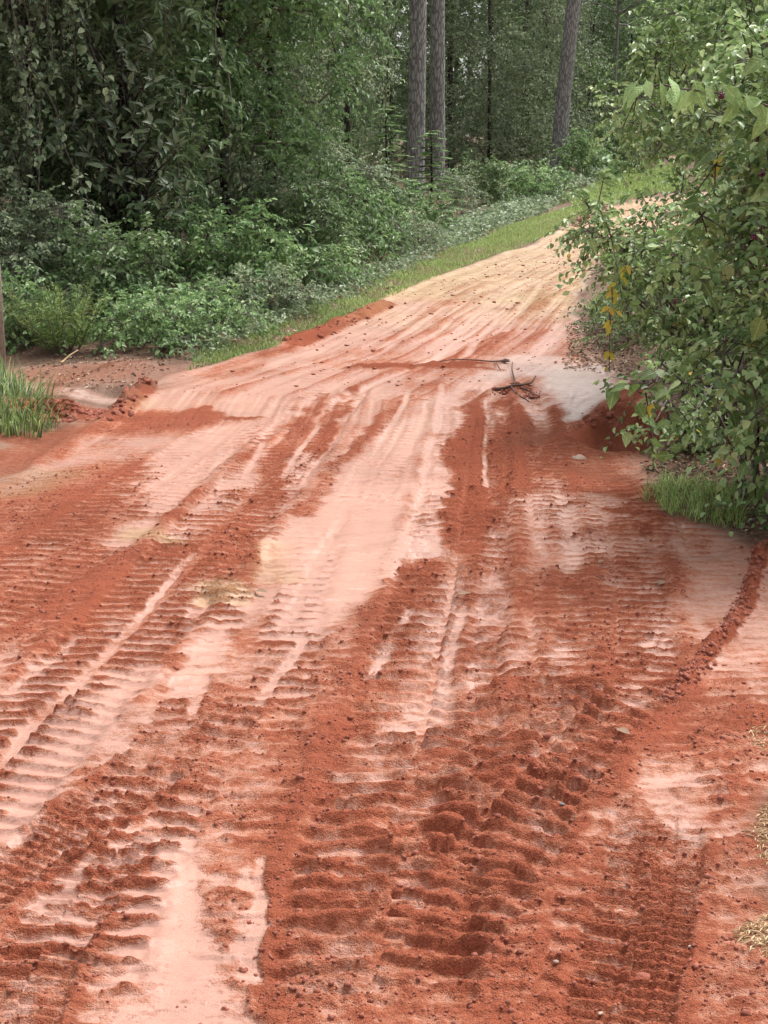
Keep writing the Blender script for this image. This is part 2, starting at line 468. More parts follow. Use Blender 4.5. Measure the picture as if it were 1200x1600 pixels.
M['straw'] = leaf_mat('dry_straw', (0.18, 0.115, 0.06), (0.27, 0.19, 0.11), (0.34, 0.27, 0.18), 0.7, 0.1)
M['clod'] = simple_mat('red_clod', (0.24, 0.070, 0.043), (0.40, 0.135, 0.088), 70, 1.0, 0.9)
M['mudwood'] = simple_mat('mud_covered_wood', (0.06, 0.026, 0.018), (0.16, 0.075, 0.050), 25, 0.8)
M['palestone'] = simple_mat('pale_stone', (0.36, 0.23, 0.17), (0.50, 0.37, 0.29), 18, 0.8)
M['berry'] = simple_mat('purple_berry', (0.07, 0.008, 0.03), (0.14, 0.02, 0.06), 30, 0.4)

# ------------------------------------------------------------------ the ground: one relief, split into dirt road and ground
left_edge = [(-900, 1500), (-420, 1050), (-120, 830), (0, 768), (60, 722), (130, 684), (175, 655), (225, 610), (330, 578), (430, 546), (520, 510),
             (620, 458), (740, 415), (830, 385), (870, 362), (905, 346), (945, 326), (1010, 311), (1150, 300)]
right_edge = [(1420, 1600), (1230, 1480), (1215, 1300), (1215, 1120), (1300, 1000), (1330, 900), (1180, 858), (1130, 828), (1045, 808), (1015, 782), (1002, 740), (1060, 700), (1050, 650),
              (985, 600), (930, 560), (898, 528), (893, 490), (905, 450), (935, 405), (970, 380), (1030, 362), (1200, 345)]
LE = np.array([gp(*p)[:2] for p in left_edge]); RE = np.array([gp(*p)[:2] for p in right_edge])
LE = np.concatenate([[[-2.6, -4.0]], LE, LE[-1:] + [[40, 8]], LE[-1:] + [[120, 20]]])
RE = np.concatenate([[[2.6, -4.0]], [[1.5, 1.5]], RE, RE[-1:] + [[40, 7]], RE[-1:] + [[120, 18]]])
ROAD_POLY = np.concatenate([LE, RE[::-1], LE[:1]])

def road_sd(X, Y):
    """signed distance to the road outline, positive inside"""
    X = np.asarray(X, np.float32); Y = np.asarray(Y, np.float32)
    d, _, _, _ = polydist(X, Y, ROAD_POLY)
    ins = np.zeros(X.shape, bool)
    P = ROAD_POLY
    for k in range(len(P) - 1):
        (x1, y1), (x2, y2) = P[k], P[k + 1]
        c = (y1 > Y) != (y2 > Y)
        with np.errstate(divide='ignore', invalid='ignore'):
            xi = (x2 - x1) * (Y - y1) / (y2 - y1 if y2 != y1 else 1e-9) + x1
        ins ^= c & (X < xi)
    return np.where(ins, d, -d)

# grid: fine where the camera looks, coarse outwards to the horizon
u_in = np.linspace(-0.285, 0.285, 700)
g = 0.285 + 0.0009 * np.cumsum(1.17 ** np.arange(1, 44)); g = g[g < 3.2]
U = np.concatenate([-g[::-1], u_in, g])
p = 0.65
ya = np.linspace(1.7 ** -p, 26.0 ** -p, 1060) ** (-1 / p)
yb = 26.0 * (1.032 ** np.arange(1, 86))
YR = np.concatenate([ya, yb])
GX = ((YR[:, None] + 1.0) * U[None]).astype(np.float32)
GY = np.broadcast_to(YR[:, None], GX.shape).astype(np.float32)
CELL = np.maximum(np.gradient(YR)[:, None], np.abs(np.gradient(U))[None] * (YR[:, None] + 1.0)).astype(np.float32)

def img_stroke(pts):
    """(x, y, half width in px) -> world polyline with radii"""
    P = smooth_poly(np.array([[*gp(x, y)[:2], max(w, 1) / FPX * gp(x, y)[1]] for x, y, w in pts]), 4)
    return P

def paint(field, pts, value, strength=1.0, soft=0.55, wob=1.0):
    P = img_stroke(pts)
    r = P[:, 2].max() * 1.5
    y0, y1 = P[:, 1].min() - r, P[:, 1].max() + r
    i0, i1 = np.searchsorted(YR, [y0, y1])
    if i1 <= i0: return
    X, Y = GX[i0:i1] + wob * WX[i0:i1], GY[i0:i1] + wob * WY[i0:i1]
    d, arc, side, par = polydist(X, Y, P)
    k = np.clip(par.astype(int), 0, len(P) - 2); f = par - k
    rr = P[k, 2] * (1 - f) + P[k + 1, 2] * f
    w = sstep(1.0 + soft, 1.0 - soft, d / rr) * strength
    field[i0:i1] = field[i0:i1] * (1 - w) + value * w

# wobble so that painted outlines are ragged
WX = 0.10 * fbm(GX, GY, 0.5, 3, 3, cell=CELL) + 0.05 * fbm(GX, GY, 0.09, 2, 5, cell=CELL)
WY = 0.07 * fbm(GX, GY, 0.3, 3, 4, cell=CELL)

SD = road_sd(GX, GY)
sdn = SD + 0.10 * fbm(GX, GY, 0.6, 3, 8, cell=CELL) + 0.03 * fbm(GX, GY, 0.08, 2, 9, cell=CELL)

PALE = np.full(GX.shape, 0.42, np.float32)
near = GY < 7.2
PALE = np.where(near, 0.40, 0.62).astype(np.float32) + 0 * GX
strokes = [
    # value 1 = smooth pale compacted clay, 0 = dark loose crumbs
    ([(80, 830, 180), (60, 900, 170), (60, 950, 150)], 0.15, .9),
    ([(40, 770, 120), (180, 735, 90), (280, 700, 40)], 0.15, .8),
    ([(330, 630, 110), (300, 720, 75), (280, 790, 60)], 0.95, .95),
    ([(230, 625, 60), (400, 600, 70), (560, 590, 60)], 0.85, .8),
    ([(600, 620, 90), (600, 700, 90), (570, 790, 90)], 0.85, .9),
    ([(240, 830, 60), (200, 850, 45)], 0.95, .8),
    ([(530, 800, 110), (540, 870, 110), (480, 940, 70), (440, 990, 45)], 1.0, .95),
    ([(350, 910, 35), (350, 960, 40), (320, 1030, 30), (300, 1080, 22)], 0.9, .9),
    ([(600, 960, 26), (585, 1040, 20)], 0.95, .9),
    ([(170, 1090, 36), (100, 1180, 40), (30, 1290, 60)], 1.0, .95),
    ([(240, 1050, 40), (170, 1160, 50), (110, 1230, 60)], 0.92, .9),
    ([(30, 1040, 60), (-20, 1100, 60)], 0.75, .6),
    ([(470, 1120, 60), (360, 1180, 70), (330, 1240, 60)], 0.30, .7),
    ([(720, 1020, 26), (690, 1110, 34), (690, 1160, 40)], 0.85, .8),
    ([(690, 920, 24), (680, 980, 20)], 0.7, .7),
    ([(860, 970, 60), (830, 1040, 50)], 0.98, .95),
    ([(870, 780, 70), (880, 850, 70), (930, 910, 50)], 0.88, .85),
    ([(760, 830, 40), (700, 800, 30)], 0.75, .7), ([(770, 900, 40), (760, 960, 40)], .8, .7), ([(1050, 1230, 60), (1000, 1300, 30)], .8, .7), ([(620, 1120, 40), (600, 1180, 40)], .6, .6),
    ([(900, 1000, 100), (930, 1050, 80)], 0.2, .5),
    ([(950, 880, 50), (900, 940, 90), (950, 1000, 50)], 0.15, .75),
    ([(1100, 835, 70), (1110, 900, 55), (1080, 960, 40), (1050, 1010, 34)], 0.66, 1.0),
    ([(1200, 900, 30), (1180, 980, 45), (1150, 1040, 35)], 0.66, 1.0),
    ([(1100, 1120, 140), (1000, 1150, 70)], 0.10, .9),
    ([(1110, 1210, 50), (1090, 1260, 60), (1140, 1320, 30)], 0.72, .85),
    ([(955, 1280, 22), (950, 1320, 22)], 0.9, .8),
    ([(845, 1290, 14), (850, 1340, 16)], 0.9, .8),
    ([(900, 1150, 60), (860, 1220, 80), (700, 1420, 130), (640, 1600, 200)], 0.26, .85),
    ([(500, 1250, 60), (460, 1350, 50), (440, 1500, 40), (420, 1600, 60)], 0.12, .85),
    ([(250, 1360, 60), (210, 1460, 60)], 0.35, .7),
    ([(300, 1330, 22), (295, 1420, 26), (280, 1520, 80), (270, 1620, 130)], 1.0, .97),
    ([(415, 1350, 16), (405, 1430, 20), (385, 1520, 30)], 0.95, .9),
    ([(130, 1350, 20), (95, 1430, 22)], 0.9, .8),
    ([(200, 1520, 60), (150, 1600, 80)], 0.75, .6),
    ([(800, 1400, 40), (790, 1500, 40)], 0.5, .6),
    ([(1000, 1560, 250), (900, 1620, 300)], 0.15, .7),
    ([(1150, 1540, 60)], 0.4, .5) if False else ([(1150, 1540, 60), (1100, 1580, 60)], 0.35, .5),
    # crossing: dark streaks running with the road, then the pale wet end
    ([(505, 612, 12), (470, 680, 18), (425, 745, 26), (400, 790, 30)], 0.05, .95),
    ([(548, 606, 10), (525, 650, 14), (495, 700, 16)], 0.05, .9),
    ([(610, 640, 10), (540, 720, 14), (470, 800, 20)], 0.2, .8),
    ([(650, 600, 30), (600, 660, 20)], 0.35, .5),
    ([(742, 606, 20), (738, 680, 28), (728, 770, 34), (700, 850, 42)], 0.02, .97),
    ([(800, 625, 14), (810, 690, 34), (800, 760, 40)], 0.10, .9),
    ([(890, 630, 14), (850, 680, 50), (800, 740, 50)], 0.08, .85),
    ([(900, 600, 60), (930, 640, 40), (905, 655, 30)], 1.0, .9),
    ([(880, 570, 90), (830, 560, 40)], 0.95, .8),
    ([(130, 672, 60), (230, 662, 90), (330, 655, 60)], 0.05, .85),
    ([(320, 640, 10), (300, 655, 12)], 0.05, .9),
    ([(540, 577, 8), (660, 574, 8), (780, 578, 8)], 0.05, .9),
    ([(350, 585, 60), (440, 555, 40), (500, 528, 22)], 0.25, .8),
    ([(700, 640, 14), (680, 760, 14), (640, 870, 18)], 0.95, .8),
    ([(960, 690, 60), (900, 720, 70), (960, 760, 60)], 0.08, .9),
    ([(990, 640, 40), (960, 670, 40)], 0.05, .95),
    ([(640, 880, 40), (610, 960, 40), (590, 1060, 40)], 0.12, .9),
    ([(320, 870, 70), (380, 810, 50)], 0.10, .9),
    ([(610, 1040, 60), (520, 1130, 60), (500, 1200, 60)], 0.15, .8),
    ([(300, 1120, 40), (280, 1200, 60)], 0.45, .6),
    ([(715, 890, 50), (690, 1000, 62), (662, 1120, 85), (645, 1220, 90)], 0.60, .75),
    # upper road: long streaks
    ([(620, 480, 26), (540, 525, 30), (440, 575, 40)], 0.90, .9),
    ([(560, 500, 8), (500, 530, 10), (440, 552, 12)], 0.08, .85),
    ([(690, 470, 10), (610, 530, 14), (560, 565, 18)], 0.35, .8),
    ([(790, 480, 16), (770, 530, 26), (720, 560, 26)], 0.30, .7),
    ([(760, 490, 14), (700, 540, 20), (660, 562, 22)], 0.95, .8),
    ([(850, 460, 20), (830, 520, 24), (780, 555, 26)], 0.35, .6),
    ([(700, 440, 40), (780, 410, 40), (850, 380, 30)], 0.9, .8),
]
for s in strokes:
    paint(PALE, *s)

SAND = np.clip(sstep(12.0, 17.0, GY + 1.4 * fbm(GX, GY, 1.6, 3, 21, cell=CELL)), 0, 1) * (0.92 + 0.35 * fbm(GX, GY, 0.7, 3, 22, cell=CELL))
sandy = np.zeros_like(PALE)
for s in (([(215, 838, 40), (260, 845, 25)], 0.75, .9), ([(350, 905, 30), (360, 930, 40)], 0.75, .9), ([(440, 850, 30), (430, 900, 30)], .5, .8),
          ([(60, 745, 60), (20, 770, 50)], 0.6, .9), ([(225, 635, 40), (190, 645, 30)], .35, .8)):
    paint(sandy, *s)
SAND = np.maximum(SAND, sandy)
WET = np.zeros_like(PALE)   # settled silt, and the wet end whose sky reflection is painted pale
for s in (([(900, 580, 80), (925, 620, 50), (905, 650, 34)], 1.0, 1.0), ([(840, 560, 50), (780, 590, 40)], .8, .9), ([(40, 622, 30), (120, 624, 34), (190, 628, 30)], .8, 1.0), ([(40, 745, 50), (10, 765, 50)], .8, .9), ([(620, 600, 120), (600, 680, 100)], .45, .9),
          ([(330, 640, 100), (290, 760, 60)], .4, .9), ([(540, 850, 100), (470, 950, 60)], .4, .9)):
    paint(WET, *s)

H = np.zeros_like(PALE)
PRESS = np.zeros_like(PALE)
LUG = np.zeros_like(PALE)      # + where lugs left crumbs, - where they pressed smooth

def track(pts, width, sp, amp, chev=0.35, crumb=0.3, gap=0.08, sink=0.012, berm=0.012, two=True, fade=0.35, warp=0.25, seed=0, sharp=0.30):
    P = smooth_poly(np.array([gp(*q)[:2] for q in pts]), 5)
    hw = width / 2
    i0, i1 = np.searchsorted(YR, [P[:, 1].min() - hw * 2, P[:, 1].max() + hw * 2])
    X, Y, C = GX[i0:i1], GY[i0:i1], CELL[i0:i1]
    d, arc, side, par = polydist(X + 0.12 * WX[i0:i1], Y, P)
    tot = np.hypot(*np.diff(P, axis=0).T).sum()
    v = d / hw * side
    n = fbm(X, Y, 0.12, 2, 31 + seed, cell=C)
    n2 = fbm(X, Y, 0.5, 2, 41 + seed, cell=C)
    ends = sstep(0, fade, arc) * sstep(0, fade, tot - arc)
    win = sstep(1.08, 0.92, np.abs(v) + 0.12 * n) * ends
    ph = arc / sp + chev * np.abs(v) / 1.0 + warp * n + 0.10 * fbm(X, Y, 0.035, 2, 131 + seed, cell=C) + (0.5 * (side > 0) if two else 0)
    tri = np.abs((ph % 1.0) - 0.5) * 2                # 0 on the lug ridge middle
    ridge = sstep(sharp + 0.13, sharp - 0.07, tri)
    g_ = sstep(gap * 0.5, gap * 1.6, np.abs(v)) if gap > 0 else 1.0
    aa = np.clip(sp / (2.2 * C) - 0.5, 0, 1)           # fades beyond what the grid resolves
    str_ = np.clip(0.82 + 0.35 * n2 + 0.55 * n, 0.15, 1.25)
    H[i0:i1] += win * (ridge * g_ * amp * str_ * aa - sink) + berm * np.exp(-((np.abs(v) - 1.15) / 0.16) ** 2) * ends * (0.7 + 0.7 * n)
    patch = np.clip(0.62 + 1.5 * n2, 0.08, 1)
    LUG[i0:i1] += win * crumb * patch * ((ridge - 0.42) * g_ * (0.35 + 0.65 * aa) + 0.12 * n)
    LUG[i0:i1] += 0.35 * np.exp(-((np.abs(v) - 1.15) / 0.2) ** 2) * ends * (berm > 0.004)
    PRESS[i0:i1] = np.maximum(PRESS[i0:i1], win * (0.85 if sp < .05 else 0.30))
    return win

# wide lugged farm tyres
track([(560, 1640), (600, 1430), (640, 1230), (668, 1080), (700, 930), (722, 790), (738, 680), (748, 590)], 0.44, 0.090, 0.022, 0.5, 0.80, 0.05, 0.018, 0.008, warp=.2, seed=1)
track([(600, 1560), (690, 1370), (790, 1230), (900, 1110), (990, 1040)], 0.44, 0.094, 0.023, 0.7, 0.45, 0.05, 0.008, 0.012, warp=.22, seed=2)
track([(-160, 1380), (20, 1170), (170, 1020), (290, 890), (400, 760), (470, 680), (530, 600)], 0.42, 0.078, 0.013, 0.30, 1.0, 0.10, 0.012, 0.010, warp=.15, seed=3, sharp=.26)
track([(-250, 1100), (-60, 960), (120, 850), (300, 720), (420, 640)], 0.44, 0.078, 0.010, 0.3, 0.9, 0.10, 0.004, 0.006, warp=.15, seed=4, sharp=.26)
track([(240, 1640), (290, 1450), (330, 1280), (360, 1120), (400, 960), (470, 800)], 0.46, 0.088, 0.010, 0.35, 0.95, 0.16, 0.006, 0.004, warp=.18, seed=5, sharp=.26)
track([(60, 1640), (160, 1400), (260, 1220), (360, 1060)], 0.30, 0.085, 0.010, 0.35, 0.8, 0.1, 0.004, 0.004, seed=6)
track([(820, 1640), (860, 1380), (840, 1130), (830, 960), (830, 820), (815, 700), (812, 620)], 0.40, 0.085, 0.012, 0.4, 0.9, 0.06, 0.006, 0.008, warp=.18, seed=7, sharp=.26)
track([(950, 1130), (960, 960), (950, 840), (930, 760)], 0.40, 0.075, 0.010, 0.2, 0.9, 0.06, 0.006, 0.006, warp=.15, seed=8, sharp=.26)
track([(1090, 880), (1040, 790), (980, 745)], 0.36, 0.09, 0.012, 0.2, 0.6, 0.05, 0.004, 0.004, seed=9)
track([(560, 800), (610, 700), (660, 600)], 0.25, 0.09, 0.008, 0.2, 0.6, 0.08, 0.004, 0.004, seed=10)
track([(460, 760), (510, 670), (560, 600)], 0.20, 0.09, 0.010, 0.2, 0.6, 0.08, 0.004, 0.004, seed=12)
track([(860, 740), (880, 660), (900, 600)], 0.34, 0.09, 0.010, 0.2, 0.6, 0.08, 0.004, 0.004, seed=13)
# road tyres with a fine block tread
track([(-120, 1460), (60, 1335), (170, 1260), (270, 1190)], 0.20, 0.036, 0.013, 0.1, 0.55, 0.0, 0.012, 0.008, True, 0.2, 0.10, seed=14, sharp=0.34)
track([(-20, 1680), (60, 1500), (140, 1380), (230, 1290)], 0.18, 0.038, 0.012, 0.1, 0.55, 0.0, 0.010, 0.006, True, 0.2, 0.12, seed=15, sharp=0.34)
track([(960, 1640), (985, 1500), (1010, 1390), (1035, 1270)], 0.22, 0.036, 0.014, 0.05, 0.5, 0.0, 0.012, 0.008, True, 0.12, 0.10, seed=16, sharp=0.34)
track([(690, 1110), (700, 1000), (720, 880)], 0.20, 0.09, 0.006, 0.1, 0.3, 0.0, 0.004, 0.0, True, 0.2, 0.2, seed=17)

# cross ripple everywhere a machine has crawled over the clay
wr = GY - 0.08 * GX + 0.05 * fbm(GX, GY, 0.35, 2, 51, cell=CELL) + 0.02 * fbm(GX, GY, 0.09, 1, 52, cell=CELL)
rip = np.sin(wr / 0.070 * 2 * np.pi)
aa = np.clip(0.070 / (2.2 * CELL) - 0.5, 0, 1)
ripw = np.clip(0.55 + 0.9 * fbm(GX, GY, 0.45, 2, 53, cell=CELL), 0, 1)

n_big = fbm(GX, GY, 0.33, 3, 61, cell=CELL)
n_mid = fbm(GX * 0.45, GY, 0.036, 3, 62, 0.65, cell=CELL)
n_fin = fbm(GX, GY, 0.028, 2, 63, 0.6, cell=CELL)
PL = np.clip(0.20 + 0.73 * PALE, 0, 1)
# wheel streaks that follow the road where it climbs away
dl_, al_, _, _ = polydist(GX, GY, LE)
far_w = sstep(6.8, 10.0, GY)
streak = fbm(dl_ * 9.0, al_ * 0.30, 1.0, 3, 64, 0.6) + 0.6 * fbm(dl_ * 22.0, al_ * 0.8, 1.0, 2, 65, 0.6)
H += far_w * 0.016 * streak * sstep(0, .15, SD) * (1 - 0.85 * np.clip(WET * (GX > 0), 0, 1))
LO = (1 - PL) + 0.42 * far_w * streak * (1 - 0.8 * np.clip(WET * (GX > 0), 0, 1)) - 0.10 * sstep(11, 16, GY) + LUG * 0.55 + 0.18 * n_big + 0.28 * n_mid + 0.16 * n_fin + 0.09 * rip * ripw * (0.25 + 0.75 * aa) * (1 - np.clip((PALE - 0.85) * 5, 0, 1))
# clean smears where a tyre slid or its bare centre rolled
SM = np.zeros_like(PALE)
for pts in ([(300, 860, 6), (200, 985, 9), (100, 1090, 12), (0, 1190, 15), (-60, 1250, 18)], [(235, 1040, 12), (150, 1140, 17), (60, 1240, 24), (0, 1310, 30)],
            [(415, 690, 5), (375, 755, 6)], [(300, 1315, 13), (295, 1420, 20), (285, 1520, 55), (270, 1620, 120)], [(415, 1345, 9), (405, 1440, 15), (388, 1530, 20)],
            [(335, 1000, 12), (305, 1110, 10)], [(722, 950, 8), (688, 1070, 11)], [(640, 952, 7), (600, 1010, 12), (575, 1050, 11)], [(690, 600, 5), (660, 760, 8), (600, 900, 12)],
            [(640, 610, 4), (560, 760, 7), (440, 980, 12)], [(140, 1345, 9), (90, 1440, 15)], [(500, 660, 4), (440, 745, 6)], [(560, 640, 4), (470, 760, 6)],
            [(600, 472, 8), (520, 522, 12), (430, 570, 16)], [(700, 478, 5), (600, 545, 9)], [(745, 500, 5), (685, 558, 9)], [(805, 470, 4), (725, 560, 8)], [(850, 440, 4), (790, 520, 7)],
            [(120, 1000, 8), (0, 1090, 12)], [(762, 620, 3), (758, 760, 5)], [(470, 1000, 10), (400, 1100, 10)], [(420, 840, 8), (415, 930, 14)]):
    paint(SM, pts, 1.0, .9, .6, .22)
SM *= np.clip(.8 + .9 * fbm(GX, GY, .25, 2, 66, cell=CELL), 0, 1)
LO = (LO * (1 - SM) + 0.12 * SM).astype(np.float32)
CORE = sstep(0.38, 0.60, LO)

# crumbly relief: rounded clods of two sizes, piled where the clay is loose
def clods(lam, seed, cell):
    x, y = GX / lam, GY / lam
    ix, iy = np.floor(x).astype(np.int64), np.floor(y).astype(np.int64)
    best = np.zeros_like(GX)
    for a in (-1, 0, 1):
        for b_ in (-1, 0, 1):
            hx, hy = hash2(ix + a, iy + b_, seed), hash2(ix + a, iy + b_, seed + 7)
            rr_ = 0.35 + 0.5 * hash2(ix + a, iy + b_, seed + 13)
            d2 = (x - (ix + a + hx)) ** 2 + (y - (iy + b_ + hy)) ** 2
            best = np.maximum(best, np.sqrt(np.clip(rr_ * rr_ - d2, 0, 1)))
    return best * lam * np.clip(lam / (2.0 * cell) - 0.5, 0, 1)
cl1, cl2 = clods(0.030, 5, CELL), clods(0.062, 6, CELL)
cr2 = fbm(GX, GY, 0.16, 3, 72, 0.55, cell=CELL)
rough_ = np.clip(0.35 + 1.6 * cr2 + 0.5 * n_big, 0.10, 1.3)
def groove(pts, half, dep):
    f = np.zeros_like(H); paint(f, [(x, y, half) for x, y in pts], 1.0, 1.0, .5, .15); return -dep * f
for g_pts in ([(1000, 1640), (1023, 1500), (1045, 1390), (1062, 1275)], [(950, 1600), (968, 1480), (985, 1390), (1008, 1285)], [(-90, 1465), (60, 1360), (180, 1275)], [(-60, 1420), (70, 1315), (160, 1255)]):
    H += groove(g_pts, 5, .006)
H += CORE * (0.004 + 0.34 * cl1 * np.clip(rough_ + .35, 0, 1.2) + 0.20 * cl2 * np.clip(rough_ - 0.15, 0, 1) + 0.003 * cr2) * (1 - PRESS) * np.clip(SD * 4 + 0.6, 0, 1)
H += 0.002 * rip * ripw * aa * (0.3 + 0.7 * CORE)
H -= 0.004 * SM
H += 0.020 * fbm(GX, GY, 1.1, 3, 73, cell=CELL)

# the windrow of clods curving away on the right
def berm_line(pts, hh, half, seed, crumb=0.9):
    P = smooth_poly(np.array([gp(*q)[:2] for q in pts]), 6)
    i0, i1 = np.searchsorted(YR, [P[:, 1].min() - half * 4, P[:, 1].max() + half * 4])
    X, Y, C = GX[i0:i1], GY[i0:i1], CELL[i0:i1]
    d, arc, side, par = polydist(X + 0.35 * WX[i0:i1], Y, P)
    tot = np.hypot(*np.diff(P, axis=0).T).sum()
    n = fbm(X, Y, 0.07, 3, 81 + seed, 0.6, cell=C)
    w = np.exp(-(d / half) ** 2) * sstep(-0.05, 0.3, arc) * sstep(-0.05, 0.3, tot - arc)
    H[i0:i1] += w * hh * np.clip(0.8 + 1.5 * n + 0.8 * fbm(X, Y, 0.22, 2, 85 + seed, cell=C), 0.1, 2.2)
    LO[i0:i1] = np.maximum(LO[i0:i1], np.clip(w * 1.8, 0, 1) * crumb)
berm_line([(1190, 845), (1178, 890), (1160, 950), (1120, 1015), (1075, 1062), (1035, 1100)], 0.040, 0.027, 1)
berm_line([(610, 475), (560, 498), (500, 525), (450, 545)], 0.07, 0.10, 2)
berm_line([(1000, 600), (955, 640), (915, 680), (880, 700)], 0.05, 0.10, 3)
berm_line([(235, 605), (205, 632), (180, 656)], 0.08, 0.09, 4)
berm_line([(60, 648), (100, 652), (150, 650)], 0.13, 0.13, 5)
berm_line([(0, 690), (40, 690)], 0.06, 0.10, 6)
berm_line([(100, 663), (260, 656), (330, 654), (440, 650)], 0.015, 0.05, 7, 0.8)
berm_line([(530, 577), (640, 574), (780, 570)], 0.045, 0.06, 8, 1.0)
berm_line([(1010, 818), (980, 800), (900, 790)], 0.02, 0.05, 9)

# edges: cut bank into the washed-out sides, left hollow by the culvert
def dig(pts, value, soft=0.6):
    f = np.zeros_like(H); paint(f, pts, value, 1.0, soft); return f
H += dig([(190, 620, 40), (140, 640, 60)], -0.025)
H += dig([(1010, 650, 40), (980, 690, 50)], -0.10)
H += dig([(700, 1130, 36), (690, 1050, 30)], -0.012)
# verge stands a little higher than the graded road
out = sstep(0.0, -0.5, sdn)
H += out * (0.05 + 0.05 * fbm(GX, GY, 0.8, 3, 91, cell=CELL))
H += sstep(0.10, 0.0, np.abs(sdn)) * 0.02 * (GY > 7)

verge = sstep(0.06, -0.10, sdn)
BROWN = np.clip(verge * 1.0, 0, 1)
b2 = np.zeros_like(PALE)
for s in (([(970, 520, 60), (960, 555, 60), (905, 545, 30)], 0.75, .9), ([(140, 585, 140), (180, 605, 90), (90, 610, 60)], 0.85, .9), ([(20, 735, 60), (0, 760, 30)], .5, .7),
          ([(1080, 680, 80), (1100, 720, 80)], .8, .9), ([(920, 735, 50), (960, 745, 40)], .35, .8), ([(860, 670, 40), (820, 690, 30)], .35, .7),
          ([(900, 350, 30), (930, 335, 30)], .7, .8)):
    paint(b2, *s)
BROWN = np.maximum(BROWN, b2 * (0.7 + 0.5 * n_big))
redmix = np.zeros_like(PALE)
for s in (([(130, 650, 70), (80, 645, 60)], .9, 1), ([(1010, 650, 60), (970, 690, 60)], .9, 1), ([(20, 690, 50), (60, 695, 40)], .8, 1), ([(-40, 735, 80), (10, 722, 60), (60, 705, 60), (130, 672, 50)], .8, 1), ([(60, 600, 120), (200, 590, 90)], .6, .9), ([(280, 590, 60), (400, 560, 30)], .4, .8)):
    paint(redmix, *s)
BROWN = BROWN * (1 - redmix) * (1 - 0.9 * np.clip(WET * (GY > 7), 0, 1) * (GX < 0))
fs = np.zeros_like(PALE); paint(fs, [(985, 249, 30), (1040, 248, 40), (1090, 247, 40)], 1.0, 1.0)
BROWN = BROWN * (1 - fs)
LO = np.maximum(LO, redmix * 0.85)
SAND = np.maximum(np.clip(SAND, 0, 1) * (1 - 0.7 * out), fs)
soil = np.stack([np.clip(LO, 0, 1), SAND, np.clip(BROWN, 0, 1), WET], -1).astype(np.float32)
GZ = zmac(GX, GY).astype(np.float32) + H

def ground_zs(x, y):
    """height of the finished relief"""
    i = np.clip(np.searchsorted(YR, y), 1, len(YR) - 1)
    j = np.clip(np.searchsorted(U, x / (y + 1.0)), 1, len(U) - 1)
    return GZ[i, j]
def ground_z(x, y):
    return float(ground_zs(x, y))

nr, nc = GX.shape
ii, jj = np.meshgrid(np.arange(nr - 1), np.arange(nc - 1), indexing='ij')
Q = np.stack([ii * nc + jj, ii * nc + jj + 1, (ii + 1) * nc + jj + 1, (ii + 1) * nc + jj], -1).reshape(-1, 4)
is_road = ((sdn[:-1, :-1] + sdn[1:, 1:]) > 0).ravel()
GV = np.stack([GX, GY, GZ], -1).reshape(-1, 3)
def submesh(name, q):
    used = np.zeros(len(GV), bool); used[q.ravel()] = True
    remap = np.cumsum(used) - 1
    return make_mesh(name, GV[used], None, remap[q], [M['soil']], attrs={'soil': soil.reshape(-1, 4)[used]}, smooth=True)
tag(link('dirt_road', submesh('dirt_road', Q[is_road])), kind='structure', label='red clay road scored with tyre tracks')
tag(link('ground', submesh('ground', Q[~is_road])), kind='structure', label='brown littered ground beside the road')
# the land behind and around the camera
v = np.array([[-700, -700, 0], [700, -700, 0], [700, 900, 0], [-700, 900, 0]], float); v[:, 2] = -0.35
tag(link('terrain', make_mesh('terrain', v, None, [[0, 1, 2, 3]], [M['soil']], attrs={'soil': np.tile([0.6, 0, 0.6, 0], (4, 1))})), kind='structure')
# ------------------------------------------------------------------ foliage builders
def rand_unit(n, rng):
    return unit(rng.normal(size=(n, 3)))

